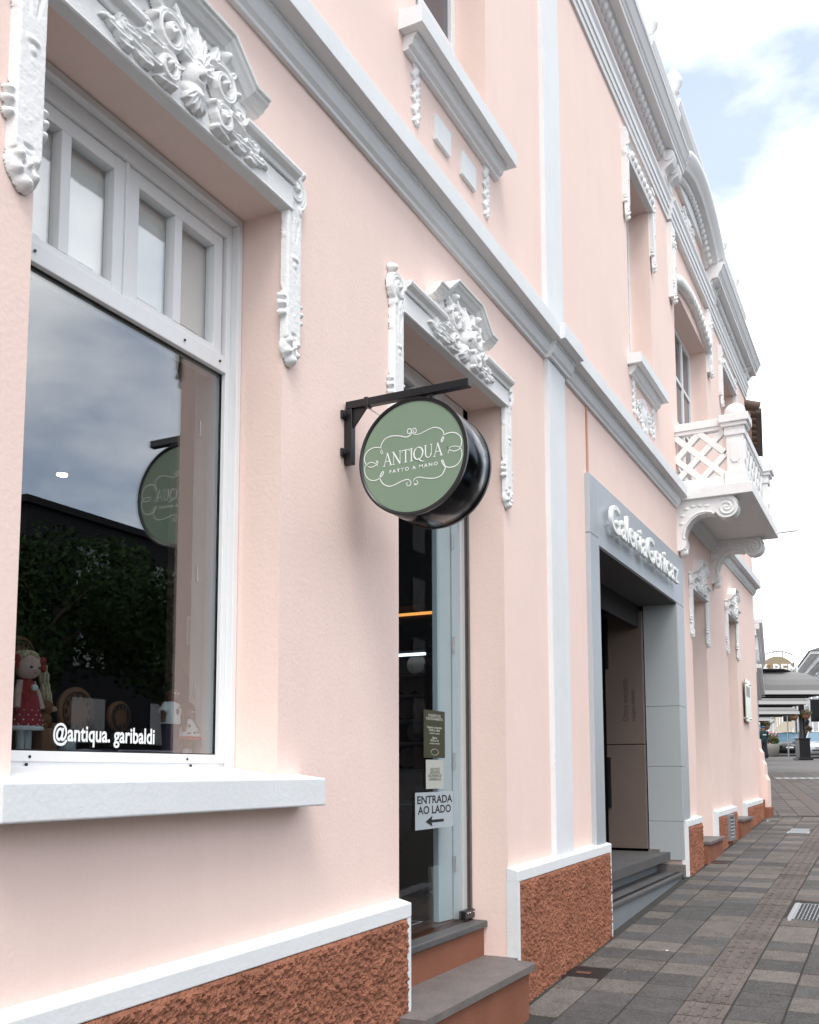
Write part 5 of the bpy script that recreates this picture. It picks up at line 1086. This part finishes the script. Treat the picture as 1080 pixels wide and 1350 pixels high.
# ---- cars
def car(px, d, col, label, turn=0., pos=None, zb=None):
    p = far(px, 1016, d) if pos is None else np.array(pos); z = gzz(p[0]); g = thing('parked_car', label, 'car', (p[0], p[1], z), None)
    PA = mat('car_paint_'+str(len(MATS)), col, .25, metal=.3, coat=.6); GL = mat('car_glass', (.05, .14, .21), .06, spec=.9); TY = mat('tyre', (.015,)*3, .9); LT = mat('headlight_glass', (.75, .78, .8), .1, spec=.8)
    c, s = math.cos(turn), math.sin(turn)
    def L_(a, b, h): return fr(p, a*c-b*s, a*s+b*c, z+h)        # a: across, b: along (front of the car at b=0, towards us)
    st = [(0, .38, .62, .70), (.12, .26, .72, .82), (.5, .20, .80, .86), (1.15, .19, .92, .88), (1.3, .19, .95, .88), (3.2, .19, .98, .88), (3.9, .24, .96, .84), (4.15, .36, .86, .74)]
    rings = []
    for b, z0, z1, w in st: rings.append([(-w*.96, b, z0), (-w, b, z0+(z1-z0)*.45), (-w*.97, b, z1-.06), (-w*.86, b, z1), (0, b, z1+.03), (w*.86, b, z1), (w*.97, b, z1-.06), (w, b, z0+(z1-z0)*.45), (w*.96, b, z0)])
    n = 9; vs = [L_(*q) for r_ in rings for q in r_]; fs = [(i*n+k, i*n+(k+1) % n, (i+1)*n+(k+1) % n, (i+1)*n+k) for i in range(len(st)-1) for k in range(n)]+[tuple(range(n)), tuple((len(st)-1)*n+k for k in range(n))]
    MB().add(vs, fs, True).build('body', PA, g)
    gh = [(.98, .92, .76, .93), (1.75, 1.42, .60, 1.43), (2.9, 1.46, .60, 1.47), (3.75, .97, .72, .98)]
    A = [[(-.80, 1.0, .90), (.80, 1.0, .90), (.58, 1.75, 1.42), (-.58, 1.75, 1.42)], [(-.58, 2.95, 1.43), (.58, 2.95, 1.43), (.74, 3.85, .95), (-.74, 3.85, .95)]]
    MB().add([L_(*q) for q in A[0]], [(0, 1, 2, 3)]).build('windscreen', GL, g); MB().add([L_(*q) for q in A[1]], [(0, 1, 2, 3)]).build('rear_window', GL, g)
    for sx in (-1, 1): MB().add([L_(sx*.80, 1.0, .90), L_(sx*.58, 1.75, 1.42), L_(sx*.58, 2.95, 1.43), L_(sx*.74, 3.85, .95)], [(0, 1, 2, 3)]).build('side_window', GL, g)
    MB().add([L_(-.60, 1.72, 1.425), L_(.60, 1.72, 1.425), L_(.60, 2.97, 1.435), L_(-.60, 2.97, 1.435), L_(0, 1.8, 1.48), L_(0, 2.9, 1.49)], [(0, 1, 4), (1, 2, 5, 4), (2, 3, 5), (3, 0, 4, 5)]).build('roof', PA, g)
    for sx in (-1, 1):
        MB().tube([L_(sx*.81, .98, .90), L_(sx*.59, 1.74, 1.43), L_(sx*.59, 2.96, 1.44), L_(sx*.75, 3.87, .94)], .035, 6).build('pillar', PA, g)
        MB().add([L_(sx*.42, .045, .60), L_(sx*.70, .085, .62), L_(sx*.74, .17, .74), L_(sx*.46, .07, .70)], [(0, 1, 2, 3)]).build('headlight', LT, g)
        MB().ball(L_(sx*.95, 1.25, .98), .09, 8, 6).build('mirror', PA, g)
        for b in (.78, 3.35):
            q0, q1 = L_(sx*.70, b, .30), L_(sx*.89, b, .30); w_ = MB().tube([q0, q1], .31, 18).build('wheel', TY, g); MB().tube([L_(sx*.885, b, .30), L_(sx*.897, b, .30)], .20, 14).build('rim', CHROME, w_)
    MB().add([L_(-.38, -.012, .52), L_(.38, -.012, .52), L_(.40, .02, .64), L_(-.40, .02, .64)], [(0, 1, 2, 3)]).build('grille', BLACK, g); MB().add([L_(-.55, -.012, .38), L_(.55, -.012, .38), L_(.5, -.012, .46), L_(-.5, -.012, .46)], [(0, 1, 2, 3)]).build('lower_intake', BLACK, g)
    MB().add([L_(-.2, -.02, .47), L_(.2, -.02, .47), L_(.2, -.02, .55), L_(-.2, -.02, .55)], [(0, 1, 2, 3)]).build('number_plate', SWHITE, g); return g
car(1087, 50.5, (.55, .57, .60), 'silver hatchback parked beside the black pedestal', R(-20))
car(1043, 57, (.02, .022, .026), 'black car parked behind the steel sign pole', R(-19))
car(1031, 64, (.58, .59, .60), 'silver car parked behind the black car', R(-19))
car(1018, 76, (.62, .62, .62), 'white car far up the street behind the planter', R(-18))
car(0, 0, (.03, .04, .06), 'dark blue car parked at the kerb across from the shop', -YAW, (6.2, -5.6, 0))
# ---- oval sign on an iron arch
p = far(1031, 1016, 60); g = thing('arch_sign', 'oval tan sign on a scrolled iron arch above the canopies', 'sign', (p[0], p[1], gzz(p[0]))); TAN = mat('tan_sign', (.30, .24, .16), .6)
zc = 1.56+(1016-885)/1286*60
MB().add([fr(p, 1.08*math.cos(t), b, zc+.98*math.sin(t)) for b in (-.04, .04) for t in np.linspace(0, 2*math.pi, 40, endpoint=False)], [(i, (i+1) % 40, 40+(i+1) % 40, 40+i) for i in range(40)]+[tuple(range(40)), tuple(range(40, 80))]).build('panel', TAN, g)
me = text_mesh('tá BEM', .88, .01, .02, align='CENTER'); Mt = Matrix(((RH[0], 0, -FH[0], 0), (RH[1], 0, -FH[1], 0), (0, 1, 0, 0), (0, 0, 0, 1))); q = fr(p, .02, -.06, zc-.12); me.transform(Matrix.Translation(q) @ Mt); me.materials.clear(); me.materials.append(SWHITE); link('lettering', me, g)
MB().ball(fr(p, -.52, -.06, zc+.42), (.10, .05, .10), 10, 7).build('orange_mark', mat('orange_mark', (.5, .18, .03), .6), g)
arc = [fr(p, -1.6+2.6*t, 0, zc+.25+1.05*math.sin(math.pi*(.10+.62*t))) for t in np.linspace(0, 1, 18)]; IR = mat('grey_iron', (.16, .17, .18), .5, metal=.4); MB().tube(arc, .04, 6).build('arch', IR, g)
for k in range(4):
    c0 = fr(p, -1.35+.42*k, 0, zc+.85+.30*min(k, 2)*.7); MB().tube([(c0[0]+RH[0]*.2*(1-t)*math.cos(t*9), c0[1]+RH[1]*.2*(1-t)*math.cos(t*9), c0[2]+.2*(1-t)*math.sin(t*9)) for t in np.linspace(0, .95, 24)], .016, 5).build('scroll', IR, g)
for a in (-.25, .35): MB().tube([fr(p, a, 0, zc+.75), fr(p, a, 0, zc+1.25)], .03, 6).build('strut', IR, g)
for a in (-1.6, 1.0): MB().tube([fr(p, a, 0, gzz(p[0])), fr(p, a, 0, zc+.6)], .06, 8).build('arch_post', IR, g)
# ---- far buildings, facades running along the bent street
def far_house(px0, d0, px1, d1, ztop, m, label, floors=2, nwin=5, roof=TILR, depth=8, eave=.5):
    a = far(px0, 1016, d0); b = far(px1, 1016, d1); zb = min(gzz(a[0]), gzz(b[0]))-.3; g = thing('far_house', label, 'house', (a[0], a[1], zb))
    d = Vector((b[0]-a[0], b[1]-a[1])); Ln = d.length; d.normalize(); n = Vector((d.y, -d.x))
    if n.dot(Vector((CAM[0]-a[0], CAM[1]-a[1]))) < 0: n = -n
    def q(s, t, z): return (a[0]+d.x*s+n.x*t, a[1]+d.y*s+n.y*t, z)
    def bx(s0, s1, t0, t1, z0, z1): return MB().add([q(s, t, z) for s in (s0, s1) for t in (t0, t1) for z in (z0, z1)], [(0, 1, 3, 2), (4, 6, 7, 5), (0, 4, 5, 1), (2, 3, 7, 6), (0, 2, 6, 4), (1, 5, 7, 3)])
    bx(0, Ln, -depth, 0, zb, ztop).build('wall', m, g); bx(-.3, Ln+.3, -depth, eave, ztop, ztop+.18).build('eaves', GREYW, g); bx(-.1, Ln+.1, -.1, eave*.5, ztop-.35, ztop-.002).build('cornice', GREYW, g)
    MB().add([q(-.4, eave+.1, ztop+.182), q(Ln+.4, eave+.1, ztop+.182), q(Ln+.4, -depth*.5, ztop+1.6), q(-.4, -depth*.5, ztop+1.6), q(-.4, -depth-.3, ztop+.182), q(Ln+.4, -depth-.3, ztop+.182)], [(0, 1, 2, 3), (3, 2, 5, 4), (0, 3, 4), (1, 5, 2)]).build('roof', roof, g)
    fh = (ztop-zb-.4)/floors
    for f_ in range(floors):
        for k in range(nwin):
            s = Ln*(k+.5)/nwin; z0 = zb+.4+f_*fh+fh*.28; w = bx(s-.5, s+.5, -.05, .06, z0-.06, z0+fh*.55).build('window', FRAME, g); bx(s-.42, s+.42, .061, .075, z0, z0+fh*.5).build('pane', GLASSB, w)
    return g
gr_roof = mat('grey_roof', (.20, .20, .20), .8)
far_house(1050, 82, 1098, 55, 8.2, PALE, 'white house with overhanging eaves behind the parked silver hatchback', 2, 7, gr_roof, 7, .9)
far_house(1024, 118, 1052, 84, 8.6, CREAM, 'cream house further up the street behind the sign pole', 2, 7, TILR)
far_house(1000, 150, 1026, 118, 8.0, PALE, 'pale house at the far bend of the street', 2, 5, TILR)
p = far(1079, 1016, 57.5); bn = thing('black_banner', 'tall black banner hanging from the white house', 'banner', (p[0], p[1], 4.4)); obox(MB(), p, -.3, .35, -.03, .0, 4.45, 5.75).build('cloth', BLACK, bn); MB().tube([fr(p, -.4, -.015, 5.78), fr(p, 1.2, -.015, 5.78)], .03, 6).build('rod', GALV, bn)

# ================================================================== ACROSS THE STREET (mirrored in the shop window)
def tree(x, y, h, rc, label, seed, n=11000):
    z = gzz(x)-.16; g = thing('street_tree', label, 'tree', (x, y, z), 'trees across the street'); rng = np.random.default_rng(seed); rr_ = random.Random(seed)
    top = Vector((x+rr_.uniform(-.4, .4), y+rr_.uniform(-.4, .4), z+h*.55)); mb = MB().tube([(x, y, z-.1), (x+.05, y, z+h*.2), ((x+top.x)/2, (y+top.y)/2, z+h*.36), tuple(top)], [.26, .20, .17, .10], 10)
    ends = []
    for k in range(9):
        a = k*2.4+rr_.uniform(-.4, .4); s = Vector((x, y, z+h*(.28+.03*k))); e = s+Vector((math.cos(a)*rc*rr_.uniform(.5, .9), math.sin(a)*rc*rr_.uniform(.5, .9), h*rr_.uniform(.15, .38))); m_ = (s+e)/2+Vector((0, 0, .25)); mb.tube([tuple(s), tuple(m_), tuple(e)], [.10, .07, .03], 7); ends.append(e)
    mb.build('trunk', BARK, g); mb = MB(); ends += [top+Vector((0, 0, h*.2)), top+Vector((.8, .3, h*.3)), top+Vector((-.7, -.4, h*.28)), top]
    per = n//len(ends)
    for e in ends: foliage(mb, tuple(e), (rc*rr_.uniform(.34, .55),)*2+(h*rr_.uniform(.13, .2),), per, .17, rng)
    mb.build('crown', LEAF, g)['kind'] = 'stuff'
for k, (x, y, h, rc, lb) in enumerate(((9.0, -15.5, 7.0, 3.0, 'broad leafy tree opposite the shop, beside the road'), (13.5, -16.0, 6.4, 2.9, 'rounded dense tree next to the broad one'), (17.5, -17.5, 7.4, 3.2, 'tall leafy tree in front of the dark flat-roofed block'), (22.0, -16.5, 6.8, 3.0, 'spreading tree before the dark block'), (27.0, -17, 7.2, 3.1, 'leafy tree past the dark block'))): tree(x, y, h, rc, lb, 40+k)
ob = thing('opposite_block', 'dark flat-roofed block across the street behind the trees', 'building', (34, -26, 1)); DK = mat('dark_render', (.024, .024, .027), .9, .1, 5, .1, .5, spec=.05)
MB().box(22.8, 35.7, -34, -23.5, 0, 10.6).build('wall', DK, ob); MB().box(22.6, 35.75, -34.2, -23.3, 10.6, 10.85).build('roof_slab', DK, ob)
for k in range(3):
    for j in range(3): MB().box(25+k*4, 26.6+k*4, -23.49, -23.44, 2.6+j*2.7, 4.2+j*2.7).build('window', GLASSB, ob)
ob2 = thing('opposite_house', 'grey low house across the street opposite the big shop window', 'building', (6, -24, .3)); MB().box(-14, 22.5, -34, -24, 0, 4.6).build('wall', mat('grey_render', (.16, .15, .14), .85), ob2); MB().add([(-14.5, -23.4, 4.6), (23, -23.4, 4.6), (23, -29, 7.0), (-14.5, -29, 7.0), (-14.5, -34.6, 4.6), (23, -34.6, 4.6)], [(0, 1, 2, 3), (3, 2, 5, 4), (0, 3, 4), (1, 5, 2), (0, 4, 5, 1)]).build('roof', TILR, ob2)
for k in range(7): MB().box(-11+k*4.6, -9.6+k*4.6, -23.99, -23.94, 1.4, 3.2).build('window', GLASSB, ob2)

ob3 = thing('added_dark_block', 'tall dark block added out of view to darken the door glass reflection', 'building', (56, -27, 2)); MB().box(38, 84, -22.5, -19.5, 0, 23).build('wall', DK, ob3); MB().box(37.8, 84.2, -22.7, -19.3, 23, 23.3).build('roof_slab', DK, ob3)  # unseen block, added to keep bright sky out of the door glass
for k in range(11):
    for j in range(6): MB().box(39.5+k*4, 40.9+k*4, -19.49, -19.44, 3.5+j*3.1, 5.2+j*3.1).build('window', mat('dull_dark_window', (.02, .022, .026), .5), ob3)  # panes of the added block, dull and dark so they mirror no sky

PAPW = mat('scrap_paper', (.6, .6, .6), .8); DRY = mat('dry_leaf', (.16, .09, .035), .8); r3 = random.Random(8)
def flat_scrap(name, label, cat, x, y, sz, m, grp=None):
    n = 7; mb = MB(); vs = [(x+sz*r3.uniform(.5, 1)*math.cos(2*math.pi*i/n), y+sz*.55*r3.uniform(.5, 1)*math.sin(2*math.pi*i/n)) for i in range(n)]
    mb.add([(u, v, gz(u)+.0035+r3.uniform(0, .006)) for u, v in vs]+[(x, y, gz(x)+.006)], [(i, (i+1) % n, n) for i in range(n)]); tag(mb.build(name, m), label, cat, grp)
p = onG(880, 1254); flat_scrap('paper_scrap', 'small white paper scrap lying on the paving near the tactile strip', 'litter', p[0], p[1], .03, PAPW)
p = onG(1013, 1083); flat_scrap('paper_scrap', 'tiny white paper scrap lying by the last doorway', 'litter', p[0], p[1], .06, PAPW)
for x, y in ((5.6, -.13), (6.35, -.12), (6.7, -.16), (7.6, -.08), (8.3, -.10), (9.2, -.12), (11.3, -.2), (12.6, -.14), (13.3, -.17), (6.1, -.42), (7.2, -.66)): flat_scrap('dry_leaf', 'small dry brown leaf lying on the paving along the wall', 'leaf', x, y, .016, DRY, 'dry leaves on the paving')
